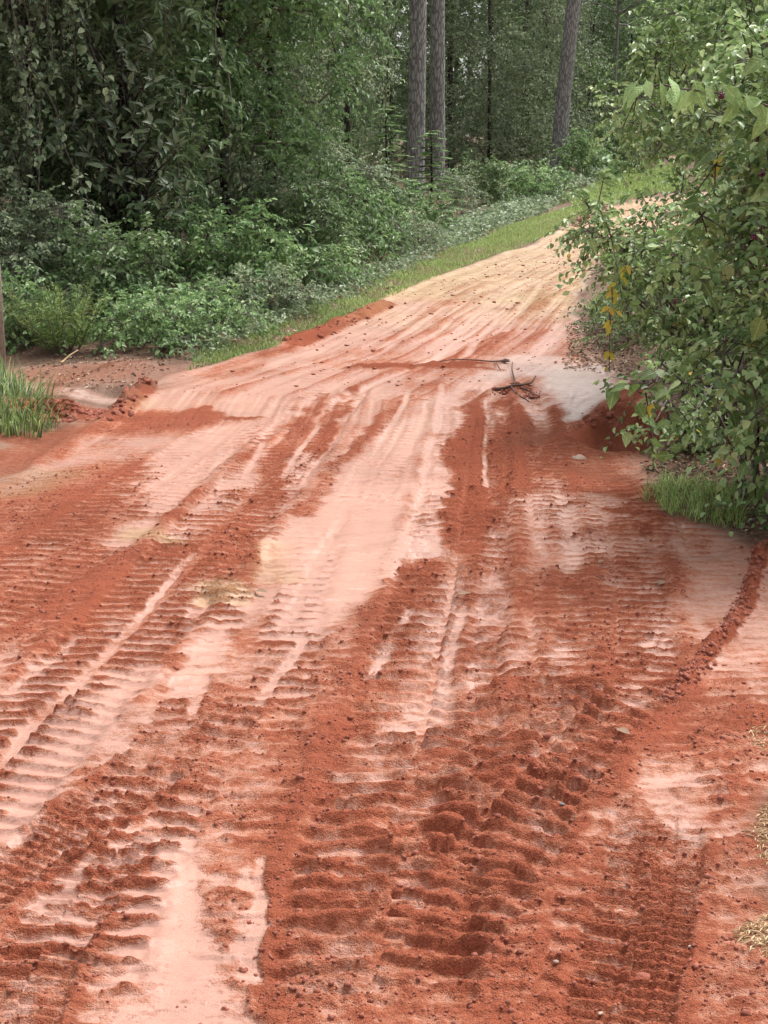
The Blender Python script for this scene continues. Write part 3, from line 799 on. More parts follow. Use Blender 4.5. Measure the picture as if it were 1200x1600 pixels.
def sprays(mb, C, R, per, k, L, W, rng, m=0, twig=None, droop=0.35, kind='oval', out=None, tlo=0.1, thi=0.9, spread=1.0, ls=(0.22, 0.5), fold=0.25):
    """leafy sprays round clump centres C (radius R): each a twig with leaves set alternately along it"""
    C = np.asarray(C, float); R = np.broadcast_to(np.asarray(R, float), (len(C),))
    n = len(C) * per
    c = np.repeat(C, per, 0); r = np.repeat(R, per)
    d = rand_unit(n, rng); d[:, 2] = d[:, 2] * 0.8 + 0.15
    if out is not None:
        d = d + np.repeat(out, per, 0) * 0.5
    d = unit(d)
    p0 = c + d * (r * rng.uniform(0.15, 0.85, n))[:, None]
    ln = rng.uniform(*ls, n) * spread
    ct = np.repeat(rng.uniform(-0.18, 0.18, len(C)), per)
    t = np.linspace(0.12, 1.0, k)
    path = lambda t: p0[:, None] + d[:, None] * (ln[:, None] * t)[..., None] + np.array([0, 0, -1.0]) * (droop * ln[:, None] * t ** 2)[..., None]
    P = path(np.broadcast_to(t, (n, k)) + rng.uniform(-.04, .04, (n, k)))
    dd = unit(d[:, None] + np.array([0, 0, -1.0]) * (2 * droop * t)[None, :, None])
    side = unit(np.cross(dd, np.array([0, 0, 1.0]) + 0.25 * rng.normal(size=(n, 1, 3))))
    sg = np.where(np.arange(k) % 2 == 0, 1.0, -1.0)[None, :, None]
    D = unit(dd * 0.55 + side * sg * 0.85 + rng.normal(size=(n, k, 3)) * 0.3 + np.array([0, 0, -0.22]))
    Nn = unit(np.array([0, 0, 1.0]) + rng.normal(size=(n, k, 3)) * 0.42 + d[:, None] * 0.35)
    sz = rng.uniform(0.65, 1.2, (n, k)) * (1.0 - 0.25 * t)[None]
    tint = np.clip(rng.uniform(tlo, thi, (n, k)) + ct[:, None] + rng.uniform(-.1, .1, (n, 1)), 0, 1)
    mb.leaves(P.reshape(-1, 3), D.reshape(-1, 3), Nn.reshape(-1, 3), (sz * L).ravel(), (sz * W).ravel(), m, tint.ravel(), kind, fold)
    if twig is not None:
        sel = np.arange(n)[rng.random(n) < twig]
        a = p0[sel] - d[sel] * 0.10; e = path(np.broadcast_to([0.55, 1.0], (n, 2)))[sel]
        w = 0.0025 + 0.004 * L / 0.1
        s = unit(np.cross(d[sel], [0, 0, 1.0])) * w; u = np.array([0, 0, w])
        V = np.stack([a - s, a + s, a + u, e[:, 0] - s * .8, e[:, 0] + s * .8, e[:, 0] + u * .8, e[:, 1]], 1)
        o = np.arange(len(sel))[:, None] * 7
        q = np.concatenate([o + [0, 1, 4, 3], o + [1, 2, 5, 4], o + [2, 0, 3, 5]])
        f = np.concatenate([o + [3, 4, 6], o + [4, 5, 6], o + [5, 3, 6]])
        mb.add(V.reshape(-1, 3), f, q, 1, 0.5)

def curve_pts(a, b, n, sag, rng, wob=0.05):
    t = np.linspace(0, 1, n)[:, None]
    a, b = np.asarray(a, float), np.asarray(b, float)
    p = a + (b - a) * t + np.array([0, 0, 1.0]) * sag * np.sin(np.pi * t)
    w = rng.normal(size=(n, 3)) * wob * np.linalg.norm(b - a); w[0] = w[-1] = 0
    return p + w

def crown(name, seed, R, z0, z1, ztop, nclump, cr, per, k, L, W, mat, kind='oval', shell=0.55, droop=0.35, twig=0.5, tlo=0.1, thi=0.9, nbr=16, ls=(0.22, 0.5)):
    """crown mesh round the local Z axis: dense and finely leaved from z0 to z1, coarser up to ztop"""
    rng = np.random.default_rng(seed)
    mb = MB()
    th = rng.uniform(0, 2 * np.pi, nclump); z = z0 + (z1 - z0) * rng.random(nclump)
    rr = R * np.sqrt(rng.uniform(shell ** 2, 1, nclump)) * (0.75 + 0.35 * np.sin(2.3 * th + z * 1.7 + seed))
    C = np.stack([np.cos(th) * rr, np.sin(th) * rr, z], 1)
    o = np.stack([np.cos(th), np.sin(th), 0.1 + 0 * th], 1)
    sprays(mb, C, cr * rng.uniform(0.6, 1.25, nclump), per, k, L, W, rng, 0, twig, droop, kind, o, tlo, thi, ls=ls)
    for i in rng.choice(nclump, min(nbr, nclump), False):
        b = C[i]; a = np.array([0, 0, max(0.2, b[2] - 0.55 * rr[i])])
        mb.tube(curve_pts(a, b, 5, 0.08 * rr[i], rng), np.linspace(0.030, 0.008, 5), 4, 1, cap=False)
    if ztop > z1:                                     # the high crown, above the picture
        m = 26
        th = rng.uniform(0, 2 * np.pi, m); z = z1 + (ztop - z1) * rng.random(m) ** 1.2
        prof = np.clip(1.15 - ((z - z1) / (ztop - z1)) ** 2, 0.15, 1.1)
        rr = R * 1.15 * np.sqrt(rng.random(m)) * prof
        sprays(mb, np.stack([np.cos(th) * rr, np.sin(th) * rr, z], 1), 0.9, 8, 9, 0.30, 0.17, rng, 0, None, 0.3, 'kite', ls=(0.5, 1.1))
    return mb.mesh(name, [mat, M['twig']])

def trunk_mesh(name, H_, r0, r1, lean=(0, 0), wob=0.06, seed=0, mat=None, flare=1.35, sides=10, n=12):
    rng = np.random.default_rng(seed)
    mb = MB()
    z = H_ * np.linspace(0, 1, n) ** 1.3
    p = np.stack([lean[0] * z, lean[1] * z, z], 1)
    p[1:, :2] += np.cumsum(rng.normal(size=(n - 1, 2)) * wob * 0.3, 0)
    r = np.linspace(r0, r1, n); r[0] *= flare; r[1] *= 1 + (flare - 1) * .3
    p[0, 2] -= 0.15
    mb.tube(p, r, sides, 0)
    return mb.mesh(name, [mat or M['bark']], smooth=True)

def hanging_vines(name, seed, n, R, ztop, zbot, mat, L=0.07, W=0.05, leafy=1.0, face=None):
    """bare and leafy vine strands hanging down the outside of a crown"""
    rng = np.random.default_rng(seed); mb = MB()
    for i in range(n):
        th = rng.uniform(0, 2 * np.pi) if face is None else face + rng.normal() * 0.8
        r = R * rng.uniform(0.8, 1.08)
        a = np.array([math.cos(th) * r, math.sin(th) * r, ztop * rng.uniform(0.7, 1.0)])
        b = a + np.array([rng.normal() * .45, rng.normal() * .35, -(a[2] - zbot) * rng.uniform(.5, 1.0)])
        pts = curve_pts(a, b, 12, rng.normal() * .2, rng, 0.018)
        mb.tube(pts, rng.uniform(0.003, 0.008), 3, 1, cap=False)
        if rng.random() < leafy:
            m = int(26 * np.linalg.norm(b - a))
            t = rng.random(m) * 11; k = np.minimum(t.astype(int), 10)
            P = pts[k] + (pts[k + 1] - pts[k]) * (t - k)[:, None] + rng.normal(size=(m, 3)) * 0.03
            D = unit(rng.normal(size=(m, 3)) + [0, 0, -0.7]); s = rng.uniform(.6, 1.2, m)
            mb.leaves(P, D, unit(rng.normal(size=(m, 3)) * .6 + [math.cos(th), math.sin(th), .7]), L * s, W * s, 0, rng.uniform(0, 1, m))
    return mb.mesh(name, [mat, M['twig']])

# crown kinds ------------------------------------------------------
CR = {}
CR['mid'] = crown('crown_mid', 1, 1.5, 0.15, 4.9, 9.0, 92, 0.42, 14, 12, 0.088, 0.046, M['leaf_mid'])
CR['grey'] = crown('crown_grey', 2, 1.35, 0.1, 4.9, 8.0, 100, 0.40, 17, 13, 0.060, 0.034, M['leaf_grey'], tlo=0.15, thi=1.0)
CR['light'] = crown('crown_light', 3, 1.4, 0.9, 4.8, 9.5, 78, 0.42, 14, 12, 0.092, 0.05, M['leaf_light'], droop=0.5, tlo=0.0, thi=0.7)
CR['dark'] = crown('crown_dark', 4, 1.7, 0.1, 4.6, 10., 80, 0.45, 14, 11, 0.085, 0.04, M['leaf_dark'])
CR['far_mid'] = crown('crown_far_mid', 5, 2.5, 0.1, 6.8, 13., 130, 0.62, 14, 9, 0.125, 0.07, M['leaf_mid'], 'kite', 0.5, twig=0.25, ls=(0.3, 0.7))
CR['far_grey'] = crown('crown_far_grey', 6, 2.3, 0.1, 6.6, 12., 130, 0.60, 16, 9, 0.105, 0.065, M['leaf_grey'], 'kite', 0.5, twig=0.25, ls=(0.3, 0.7))
CR['far_dark'] = crown('crown_far_dark', 7, 2.5, 0.1, 6.8, 14., 120, 0.62, 14, 9, 0.12, 0.06, M['leaf_dark'], 'kite', 0.4, twig=0.25, ls=(0.3, 0.7))
CR['far_light'] = crown('crown_far_light', 8, 2.4, 0.1, 6.6, 12., 120, 0.60, 14, 9, 0.12, 0.075, M['leaf_light'], 'kite', 0.5, twig=0.25, ls=(0.3, 0.7))

TR = [trunk_mesh('trunk', 9.0, 0.075, 0.03, (0.02 * (s - 1), 0.01), 0.06, s) for s in (0, 1, 2)]
def tree(name, px, Y, kind, label, cat='tree', rz=0.0, s=1.0, trunk=0, group=None, parts=()):
    b = on(px, Y)
    e = link(name, None, None, (b[0], b[1], b[2] + 0.03), (0, 0, rz), s)
    tag(e, label, cat, group)
    link('trunk', TR[trunk % 3] if not isinstance(trunk, bpy.types.Mesh) else trunk, e)
    link('crown', CR[kind], e)
    for nm, me in parts: link(nm, me, e)
    return e

vine_a = hanging_vines('vines', 31, 60, 1.5, 4.6, 0.4, M['leaf_grey'], leafy=0.8, face=-1.2)
vine_b = hanging_vines('vines', 32, 26, 1.55, 4.4, 0.3, M['leaf_mid'], leafy=0.6, face=-1.4)
vine_f = hanging_vines('vines', 33, 30, 2.4, 6.5, 0.5, M['leaf_grey'], 0.11, 0.08, 0.9, face=-1.5)

# ------------------------------------------------------------------ the wood: trees along its edge, from the left
tree('vine_covered_tree', -90, 14.8, 'grey', 'tree smothered in hanging vines at the left edge, behind the wooden post', rz=0.4, parts=[('vines', vine_a)])
tree('vine_covered_tree', 60, 16.2, 'grey', 'vine-draped tree left of the glossy magnolia, with bare strands hanging down', rz=2.1, parts=[('vines', vine_a)])
tree('broadleaf_tree', -10, 18.5, 'mid', 'mid green tree rising between the two vine-covered ones at the far left', rz=1.3)
tree('broadleaf_tree', 130, 18.0, 'light', 'lighter leafy tree showing behind the magnolia on its left side', rz=2.9)
tree('broadleaf_tree', 355, 18.2, 'light', 'light green leafy tree right of the magnolia, on a slim dark trunk', rz=1.0, trunk=trunk_mesh('trunk', 9.0, 0.062, 0.03, (-.012, 0), .05, 5))
tree('broadleaf_tree', 235, 19.5, 'dark', 'dark tree half hidden behind the magnolia', rz=0.2)
tree('understory_tree', 425, 20.6, 'grey', 'bushy grey-green small-leaved tree left of the two pine trunks', rz=3.3)
tree('understory_tree', 380, 25.0, 'mid', 'mid green tree rising behind the small-leaved grey-green one', rz=2.6, parts=[('vines', vine_b)])
tree('vine_covered_tree', 545, 30, 'far_dark', 'shadowed dark trunk wrapped in vines, in the gap left of the pines', rz=.7, s=(.36, .36, .85), trunk=trunk_mesh('trunk', 9, .20, .1, (0, 0), .05, 8), parts=[('vines', vine_f)])
tree('understory_tree', 490, 37., 'far_mid', 'green tree deep in the gap left of the pines', rz=1.7, s=(.6, .6, .9))
tree('understory_tree', 610, 48., 'far_dark', 'dark evergreen directly behind the left pine trunk', rz=0.4)
tree('understory_tree', 765, 48., 'far_grey', 'grey-green tree just right of the two pine trunks', rz=1.2, s=.95, parts=[('vines', vine_f)])
tree('understory_tree', 815, 55., 'far_mid', 'mid green tree between the pine pair and the leaning trunk', rz=2.2)
tree('understory_tree', 850, 60., 'far_grey', 'grey-green tree standing just left of the leaning trunk', rz=5.2)
tree('understory_tree', 690, 54., 'far_dark', 'dark tree behind the right pine trunk', rz=4.2, s=1.1)
tree('understory_tree', 915, 68., 'far_dark', 'dark tree in shade between the leaning trunk and the thin pale stem', rz=3.1, parts=[('vines', vine_f)])
tree('understory_tree', 985, 72., 'far_mid', 'green tree right of the thin pale stem', rz=.3)
tree('understory_tree', 1040, 84., 'far_light', 'pale green tree at the road bend left of the grey pole', rz=1.9)
tree('understory_tree', 1120, 90., 'far_mid', 'tree behind the grey pole, mostly hidden by the right hand bushes', rz=2.9, s=1.1)

# tall pines
def pine(px, py, Y, dia, label, lean=(0, 0), seed=0, Hh=18.0, mat=None, name='pine_tree'):
    b = on(px, Y)
    e = link(name, None, None, b); tag(e, label, 'pine tree' if name == 'pine_tree' else 'tree')
    link('trunk', trunk_mesh('trunk', Hh, dia / 2, dia / 3.2, lean, 0.03, seed, mat or M['pine'], 1.15, 20, 24), e)
    rng = np.random.default_rng(seed + 90); mb = MB()
    m = 26; z = rng.uniform(Hh * .62, Hh, m); th = rng.uniform(0, 6.28, m); rr = rng.uniform(.4, 2.4, m)
    C = np.stack([lean[0] * z + np.cos(th) * rr, lean[1] * z + np.sin(th) * rr, z], 1)
    sprays(mb, C, 0.6, 10, 16, 0.22, 0.012, rng, 0, None, .1, 'kite', ls=(.3, .6))
    for i in range(m):
        mb.tube(curve_pts([lean[0] * z[i], lean[1] * z[i], z[i] - .4], C[i], 4, .1, rng), np.linspace(.04, .012, 4), 4, 1, cap=False)
    link('crown', mb.mesh('crown', [M['leaf_dark'], M['pine']]), e)
    return e
pine(648, 0, 36.0, 0.43, 'left of the two straight grey pine trunks', (0.012, 0), 1)
pine(683, 0, 38.0, 0.40, 'right of the two straight grey pine trunks', (-0.012, 0), 2)
pine(866, 0, 45.0, 0.46, 'grey trunk leaning to the right, far along the wood edge', (0.085, 0), 3, name='leaning_tree')
pine(959, 0, 62.0, 0.13, 'thin pale stem right of the leaning trunk', (0, 0), 4, 9.0, M['greywood'], 'thin_tree')

# magnolia with its big glossy leaves, each a part
def ovate_leaf(name, L, W, mat, heart=0.0, fold=0.22, curl=0.25, n=5, wave=0.0):
    """broad leaf along +Y with folded midrib, curling tip and a short stalk"""
    t = np.linspace(0, 1, n + 1)
    w = W / 2 * np.sin(np.pi * np.clip(t, 0, 1) ** (0.75 - 0.25 * heart)) ** 0.8 * (1 - 0.25 * t)
    w[0] = W * 0.22 * heart; w[-1] = 0
    y = t * L; y0 = y.copy(); y0[0] = 0
    zc = -curl * L * t ** 2
    ys = y - heart * 0.14 * L * (t < .05)
    up = fold * w + wave * np.sin(t * 9) * W
    Vc = np.stack([0 * t, y, zc], 1); Vr = np.stack([w, ys, zc + up], 1); Vl = np.stack([-w, ys, zc + up], 1)
    V = np.concatenate([Vc, Vr, Vl]); k = n + 1
    q = []
    for i in range(n):
        q += [[i, k + i, k + i + 1, i + 1], [2 * k + i, i, i + 1, 2 * k + i + 1]]
    st = 0.006 * L / .1
    V = np.concatenate([V, [[st, 0, 0], [-st, 0, 0], [0, -.28 * L, .03 * L]]]); b = 3 * k
    return make_mesh(name, V, [[b, b + 1, b + 2]], q, [mat], attrs={'tint': np.full(len(V), .5)}, smooth=True)

def orient(D, Nrm, roll=0.0):
    D = unit(np.asarray(D, float)); X = unit(np.cross(D, Nrm)); Z = np.cross(X, D)
    return Matrix((X, D, Z)).transposed().to_euler()

def place_leaf(parent, me, P, D, Nrm, s, base, name='leaf'):
    o = link(name, me, parent, np.asarray(P) - base, orient(D, Nrm), float(s))
    return o

rng = np.random.default_rng(77)
mag_leaves = [ovate_leaf('magnolia_leaf', 0.145, 0.052, M['leaf_mag'], 0, .25, c) for c in (.05, .18, .3)]
Ym = 15.2
base = on(205, Ym)
mag = tag(link('magnolia_tree', None, None, base), 'dark magnolia with long glossy leaves in whorls, upper left', 'magnolia')
link('trunk', trunk_mesh('trunk', 7.0, 0.06, 0.03, (0.0, 0.0), .05, 9), mag)
mb = MB(); tips = []
spots = [(125, 120), (165, 165), (190, 200), (150, 210), (215, 95), (240, 120), (225, 160), (205, 130), (185, 75), (260, 210), (240, 190), (275, 220), (130, 240), (160, 250), (110, 200), (215, 235),
         (190, 270), (230, 280), (170, 300), (250, 310), (280, 330), (215, 320), (145, 180), (130, 30), (105, 20), (180, 40), (250, 250), (200, 170), (165, 120), (285, 190), (140, 290), (90, 225), (270, 280), (235, 60), (120, 160), (180, 230), (210, 205), (255, 155)]
nleaf = 0
for (x, y) in spots:
    P = at(x + rng.normal() * 6, y + rng.normal() * 5, Ym - 0.5 - rng.random() * 0.75)
    a = np.array([base[0] + rng.normal() * .1, base[1] + rng.normal() * .05, max(0.5, P[2] - 0.5 - .3 * rng.random())])
    pts = curve_pts(a, P, 6, 0.05, rng, .04)
    mb.tube(pts - base, np.linspace(.016, .006, 6), 5, 0, cap=False)
    ax = unit(unit(P - a) + np.array([0, -.35, .25]))
    for k in range(int(rng.integers(5, 10))):
        d = rand_unit(1, rng)[0]; d = unit(d - ax * (d @ ax)) * rng.uniform(.7, 1.2) + ax * rng.uniform(.3, 1.1)
        place_leaf(mag, mag_leaves[nleaf % 3], P - ax * .16 * rng.random(), unit(d), unit(ax + rng.normal(size=3) * .35), rng.uniform(.7, 1.1), base); nleaf += 1
link('branches', mb.mesh('branches', [M['bark']]), mag)
mb = MB()
C = np.array([at(rng.uniform(80, 300), rng.uniform(-40, 360), Ym + rng.uniform(-.4, .7)) for _ in range(46)]) - base
sprays(mb, C, .32, 9, 9, .13, .05, rng, 0, .4, .2, 'oval')
th = rng.uniform(0, 6.28, 40); r = 1.3 * np.sqrt(rng.random(40)); z = rng.uniform(3.2, 7.0, 40)
sprays(mb, np.stack([np.cos(th) * r, np.sin(th) * r, z], 1), .7, 8, 9, .26, .12, rng, 0, None, .2, 'kite', ls=(.4, .8))
tag(link('foliage', mb.mesh('foliage', [M['leaf_dark'], M['twig']]), mag), kind='stuff')

# deep wood behind the edge trees: one mass
rng = np.random.default_rng(5)
mb = MB()
C, LS = [], []
for Y in np.concatenate([np.linspace(19, 90, 48), np.linspace(84, 130, 60)]):
    for q in range(26):
        px = rng.uniform(-700, 1500) if Y < 84 or rng.random() < .4 else rng.uniform(800, 1250)
        x = (px - 600) / FPX * Y * CP
        if road_sd(np.array([x]), np.array([Y]))[0] > -3.2 - 0.03 * Y: continue
        if Y < np.interp(px, [250, 450, 550, 600, 650, 700, 850, 950, 1050, 1150], [18, 24, 31, 44, 47, 47, 56, 65, 86, 92]) + 1.5: continue
        z = float(zmac(x, Y)) + rng.uniform(0.2, 2.5 + 0.13 * Y)
        C.append((x, Y + rng.uniform(-1, 1), z)); LS.append(Y)
C = np.array(C); LS = np.array(LS)
for lo, hi, L, W, R, m in ((0, 28, .13, .075, .55, 0), (28, 45, .18, .11, .8, 1), (45, 70, .24, .16, 1.1, 0), (70, 200, .36, .25, 1.7, 1)):
    s = (LS >= lo) & (LS < hi)
    sprays(mb, C[s], R, 16, 9, L, W, rng, {0: 0, 1: 2}[m], None, .3, 'kite', ls=(.3 * R / .5, .6 * R / .5))
# unseen canopy over the wood, added to block skylight inside
K = 150
Yc = rng.uniform(16, 110, K); pxc = rng.uniform(-900, 1500, K); Xc = (pxc - 600) / FPX * Yc
sd = road_sd(Xc, Yc); ok = (sd < -5.0)
zc = 6.5 + 0.05 * Yc + rng.uniform(0, 5, K)
sprays(mb, np.stack([Xc, Yc, zc], 1)[ok], 1.6, 14, 9, .42, .26, rng, 0, None, .2, 'kite', ls=(.8, 1.6))
for q in range(46):                                  # shadowed stems
    Y = rng.uniform(20, 70); px = rng.uniform(-200, 950); x = (px - 600) / FPX * Y * CP
    if road_sd(np.array([x]), np.array([Y]))[0] > -3.5 - .05 * Y or (px > 540 and Y < 48): continue
    z = float(zmac(x, Y)); l = rng.normal() * .3
    mb.tube(curve_pts([x, Y, z - .2], [x + l, Y, z + 9], 8, 0, rng, .004), np.linspace(.09, .05, 8) * rng.uniform(.5, 1.7), 6, 1)
tag(link('deep_wood', mb.mesh('deep_wood', [M['leaf_dark'], M['bark'], M['leaf_mid']])), 'shadowed mass of the wood behind the edge trees', 'wood', kind='stuff')

# woods continuing on the right beyond the bushes
rng = np.random.default_rng(6); mb = MB(); C = []
for q in range(560):
    Y = rng.uniform(13, 75); px = rng.uniform(1110, 2200)
    x = (px - 600) / FPX * Y * CP
    if road_sd(np.array([x]), np.array([Y]))[0] > -2.0: continue
    C.append((x, Y, float(zmac(x, Y)) + rng.uniform(.3, 6)))
sprays(mb, np.array(C), .9, 12, 8, .17, .10, rng, 0, None, .3, 'kite', ls=(.4, .9))
tag(link('roadside_thicket', mb.mesh('roadside_thicket', [M['leaf_mid'], M['bark']])), 'thicket on the right beyond the near bushes', 'thicket', kind='stuff')

# ------------------------------------------------------------------ poles
b = on(-12, 10.4)
e = tag(link('wooden_post', None, None, b), 'weathered wooden post at the left edge, behind the tall grass tuft', 'post')
mb = MB(); mb.tube([[0, 0, -.2], [0.0, 0, .8], [0.0, 0, 2.2], [0.0, 0, 5.0]], [.082, .08, .078, .07], 14, 0)
link('shaft', mb.mesh('shaft', [M['wood']], True), e)
mb = MB(); mb.tube([[-.1, -.06, 4.6], [.1, -.06, 4.6]], .012, 6, 0)
link('bolt', mb.mesh('bolt', [M['greywood']]), e)
b = on(1076, 66.0)
e = tag(link('utility_pole', None, None, b), 'grey utility pole far up the road, seen through the right hand bushes', 'pole')
mb = MB(); mb.tube([[0, 0, -.3], [0, 0, 4], [0, 0, 10.5]], [.155, .145, .11], 14, 0)
link('shaft', mb.mesh('shaft', [M['greywood']], True), e)
mb = MB(); mb.tube([[-1.1, -.16, 9.8], [1.1, -.16, 9.8]], .06, 4, 0)
link('crossarm', mb.mesh('crossarm', [M['greywood']]), e)

# ------------------------------------------------------------------ verge shrubs, left side
def shrub_mesh(name, seed, R, Hh, ncl, per, k, L, W, mat, twig=.6, kind='oval', stems=7, tlo=.1, thi=.95, droop=.35, cr=.2):
    rng = np.random.default_rng(seed); mb = MB()
    th = rng.uniform(0, 6.28, ncl); z = Hh * (0.12 + 0.88 * rng.random(ncl)); prof = np.sqrt(np.clip(1.05 - (z / Hh - .35) ** 2 * 1.8, .05, 1))
    r = R * np.sqrt(rng.random(ncl)) * prof
    C = np.stack([np.cos(th) * r, np.sin(th) * r, z], 1)
    sprays(mb, C, cr, per, k, L, W, rng, 0, twig, droop, kind, None, tlo, thi, ls=(.12, .30))
    ms = MB()
    for i in rng.choice(ncl, min(stems, ncl), False):
        ms.tube(curve_pts([C[i][0] * .2, C[i][1] * .2, -.05], C[i], 5, .03, rng, .04), np.linspace(.009, .003, 5), 4, 0, cap=False)
    return mb.mesh(name, [mat, M['twig']]), ms.mesh('stems', [M['twig']])
SH = {
    'fine': shrub_mesh('foliage', 101, .75, .95, 44, 10, 10, .052, .030, M['leaf_grey'], tlo=.2, thi=1),
    'mid': shrub_mesh('foliage', 102, .8, 1.0, 42, 9, 9, .080, .046, M['leaf_mid'], tlo=.2, thi=1),
    'light': shrub_mesh('foliage', 103, .7, .85, 40, 9, 9, .06, .035, M['leaf_light'], tlo=.0, thi=.9),
    'broad': shrub_mesh('foliage', 104, .75, 1.0, 40, 7, 7, .095, .055, M['leaf_light'], tlo=.1, thi=.9, droop=.45),
    'low': shrub_mesh('foliage', 105, .8, .42, 40, 9, 8, .066, .040, M['leaf_light'], tlo=.1, thi=1),
    'lowgrey': shrub_mesh('foliage', 106, .8, .42, 40, 10, 8, .058, .038, M['leaf_grey'], tlo=.3, thi=1),
}
def shrub(name, px, py, kind, label, s=1.0, rz=0.0, cat='shrub', dz=0.0):
    b = gp(px, py); b[2] = ground_z(b[0], b[1])
    o = link(name, None, None, b, (0, 0, rz), s)
    link('foliage', SH[kind][0], o); link('stems', SH[kind][1], o)
    return tag(o, label, cat)
shrub('leafy_shrub', 40, 545, 'low', 'low leafy plant right of the wooden post, behind the tall grass tuft', (.8, .6, 1.0), .4)
shrub('leafy_shrub', -40, 520, 'fine', 'fine-leaved bush behind the wooden post at the left edge', 1.0, 1.4)
shrub('leafy_shrub', 75, 505, 'fine', 'grey-green fine-leaved bush behind the feathery yellow-green weed', 1.05, 2.4)
shrub('leafy_shrub', 190, 520, 'mid', 'dense mid green bush between feathery weed and broad-leaved sapling', 0.78, 0.9)
shrub('leafy_shrub', 215, 552, 'low', 'low leafy clump spreading onto the bare brown ground', 0.74, 3.1)
shrub('leafy_shrub', 300, 535, 'low', 'low leafy clump under the broad-leaved sapling', 0.74, 5.1)
shrub('leafy_shrub', 150, 470, 'mid', 'tall bush standing under the magnolia', 1.02, 2.0)
shrub('leafy_shrub', 300, 470, 'light', 'light green bush in front of the slim dark trunk', 0.90, 4.0)
shrub('leafy_shrub', 380, 478, 'broad', 'broad-leaved bush right of the broad-leaved sapling', 0.78, 1.0)
shrub('leafy_shrub', 395, 500, 'lowgrey', 'low pale grey-green clump at the verge edge below the broad-leaved bush', 0.66, .2)
shrub('leafy_shrub', 455, 436, 'mid', 'rounded green bush on the verge, left of the bright-tipped one', 0.90, 2.7)
shrub('leafy_shrub', 480, 457, 'low', 'low green clump at the foot of the bright-tipped bush', .8, 4.2)
shrub('leafy_shrub', 515, 419, 'light', 'light green bush with bright upright tips on the verge', 1.15, .5)
shrub('leafy_shrub', 555, 406, 'broad', 'leafy green bush left of the fern-like young conifer', .8, 2.9)
shrub('leafy_shrub', 605, 387, 'light', 'light green bush at the foot of the fern-like young conifer', .85, 3.7)
shrub('leafy_shrub', 645, 376, 'broad', 'green leafy bush in front of the left pine trunk', .7, 5.5)
shrub('leafy_shrub', 640, 399, 'lowgrey', 'low pale clump at the grass edge in front of the pines', .8, 1.5)
shrub('leafy_shrub', 705, 351, 'fine', 'grey-green bush in front of the right pine trunk', .8, 1.9)
shrub('leafy_shrub', 755, 326, 'mid', 'dark green bush right of the pine trunks', .85, 0.2)
shrub('leafy_shrub', 795, 319, 'low', 'low weedy thicket on the far verge midway to the leaning trunk', 1.5, 3.0)
shrub('leafy_shrub', 830, 306, 'mid', 'dark green bush left of the leaning trunk foot', .6, 2.2)
shrub('leafy_shrub', 880, 298, 'light', 'bright leafy weed clump in front of the leaning trunk', .5, 1.1)
shrub('leafy_shrub', 915, 290, 'broad', 'leafy clump right of the leaning trunk foot', 1.2, 4.4)
shrub('leafy_shrub', 960, 275, 'mid', 'bush by the thin pale stem at the road bend', 1.5, 4.9)
shrub('leafy_shrub', 560, 386, 'fine', 'shadowed grey-green bush behind the verge bushes left of the pines', 1.1, 2.2)
shrub('leafy_shrub', 430, 430, 'fine', 'shadowed fine-leaved bush behind the rounded green one', 1.15, 1.2)

# sapling with broad leaves, each leaf a part
sap_leaves = [ovate_leaf('sapling_leaf', .12, .062, M['leaf_sap'], .3, .2, c) for c in (.15, .3, .45)]
def sapling(name, px, py, label, shoots, rng, per=9, scale=1.0, leaves=sap_leaves, cat='sapling'):
    b = gp(px, py); b[2] = ground_z(b[0], b[1])
    e = tag(link(name, None, None, b), label, cat); mb = MB(); n = 0
    for (x, y, dy) in shoots:
        tip = at(x, y, b[1] + dy)
        pts = curve_pts(b + [rng.normal() * .04, rng.normal() * .04, 0], tip, 8, .03, rng, .02)
        mb.tube(pts - b, np.linspace(.008, .003, 8), 4, 0, cap=False)
        ax = unit(tip - pts[4])
        for k in range(per):
            f = 1 - k / per * .6; i = min(int(f * 7), 6); P = pts[i] + (pts[i + 1] - pts[i]) * (f * 7 - i)
            sd_ = unit(np.cross(ax, [0, 0, 1.0]) + rng.normal(size=3) * .5) * (1 if k % 2 else -1)
            D = unit(sd_ + ax * .4 + np.array([0, 0, -.35]) + rng.normal(size=3) * .2)
            place_leaf(e, leaves[n % 3], P, D, unit(np.array([0, -.35, 1.0]) + rng.normal(size=3) * .35), scale * rng.uniform(.65, 1.1), b); n += 1
    link('stems', mb.mesh('stems', [M['twig']]), e)
    return e
rng = np.random.default_rng(21)
sapling('broadleaf_sapling', 270, 530, 'broad-leaved sapling at the verge, with large drooping green leaves', [(225, 450, 0), (250, 430, .2), (290, 450, .1), (310, 440, .3), (270, 480, -.2), (300, 490, -.1), (235, 490, -.1), (325, 470, 0), (210, 500, 0), (340, 500, .1)], rng)
sapling('broadleaf_sapling', 165, 520, 'small sapling with a tuft of broad leaves left of the larger one', [(140, 438, .2), (155, 445, .1), (175, 460, 0), (165, 480, 0)], rng, 7)
sapling('broadleaf_sapling', 395, 500, 'sapling with yellowish broad leaves, right of the larger sapling', [(395, 420, .2), (420, 415, .3), (405, 440, 0), (430, 440, .2), (380, 450, 0), (415, 460, 0)], rng, 8, .95)
sapling('tall_weed', 500, 465, 'tall weed with a bright leafy tip standing above the verge bushes', [(492, 345, .4), (486, 360, .4), (500, 380, .3)], rng, 10, 1.0, cat='weed')
sapling('tall_weed', 985, 300, 'tall yellow-green weed at the road bend beside the right hand bushes', [(945, 245, 0), (955, 250, 0), (950, 262, .0)], rng, 7, 2.2, cat='weed')

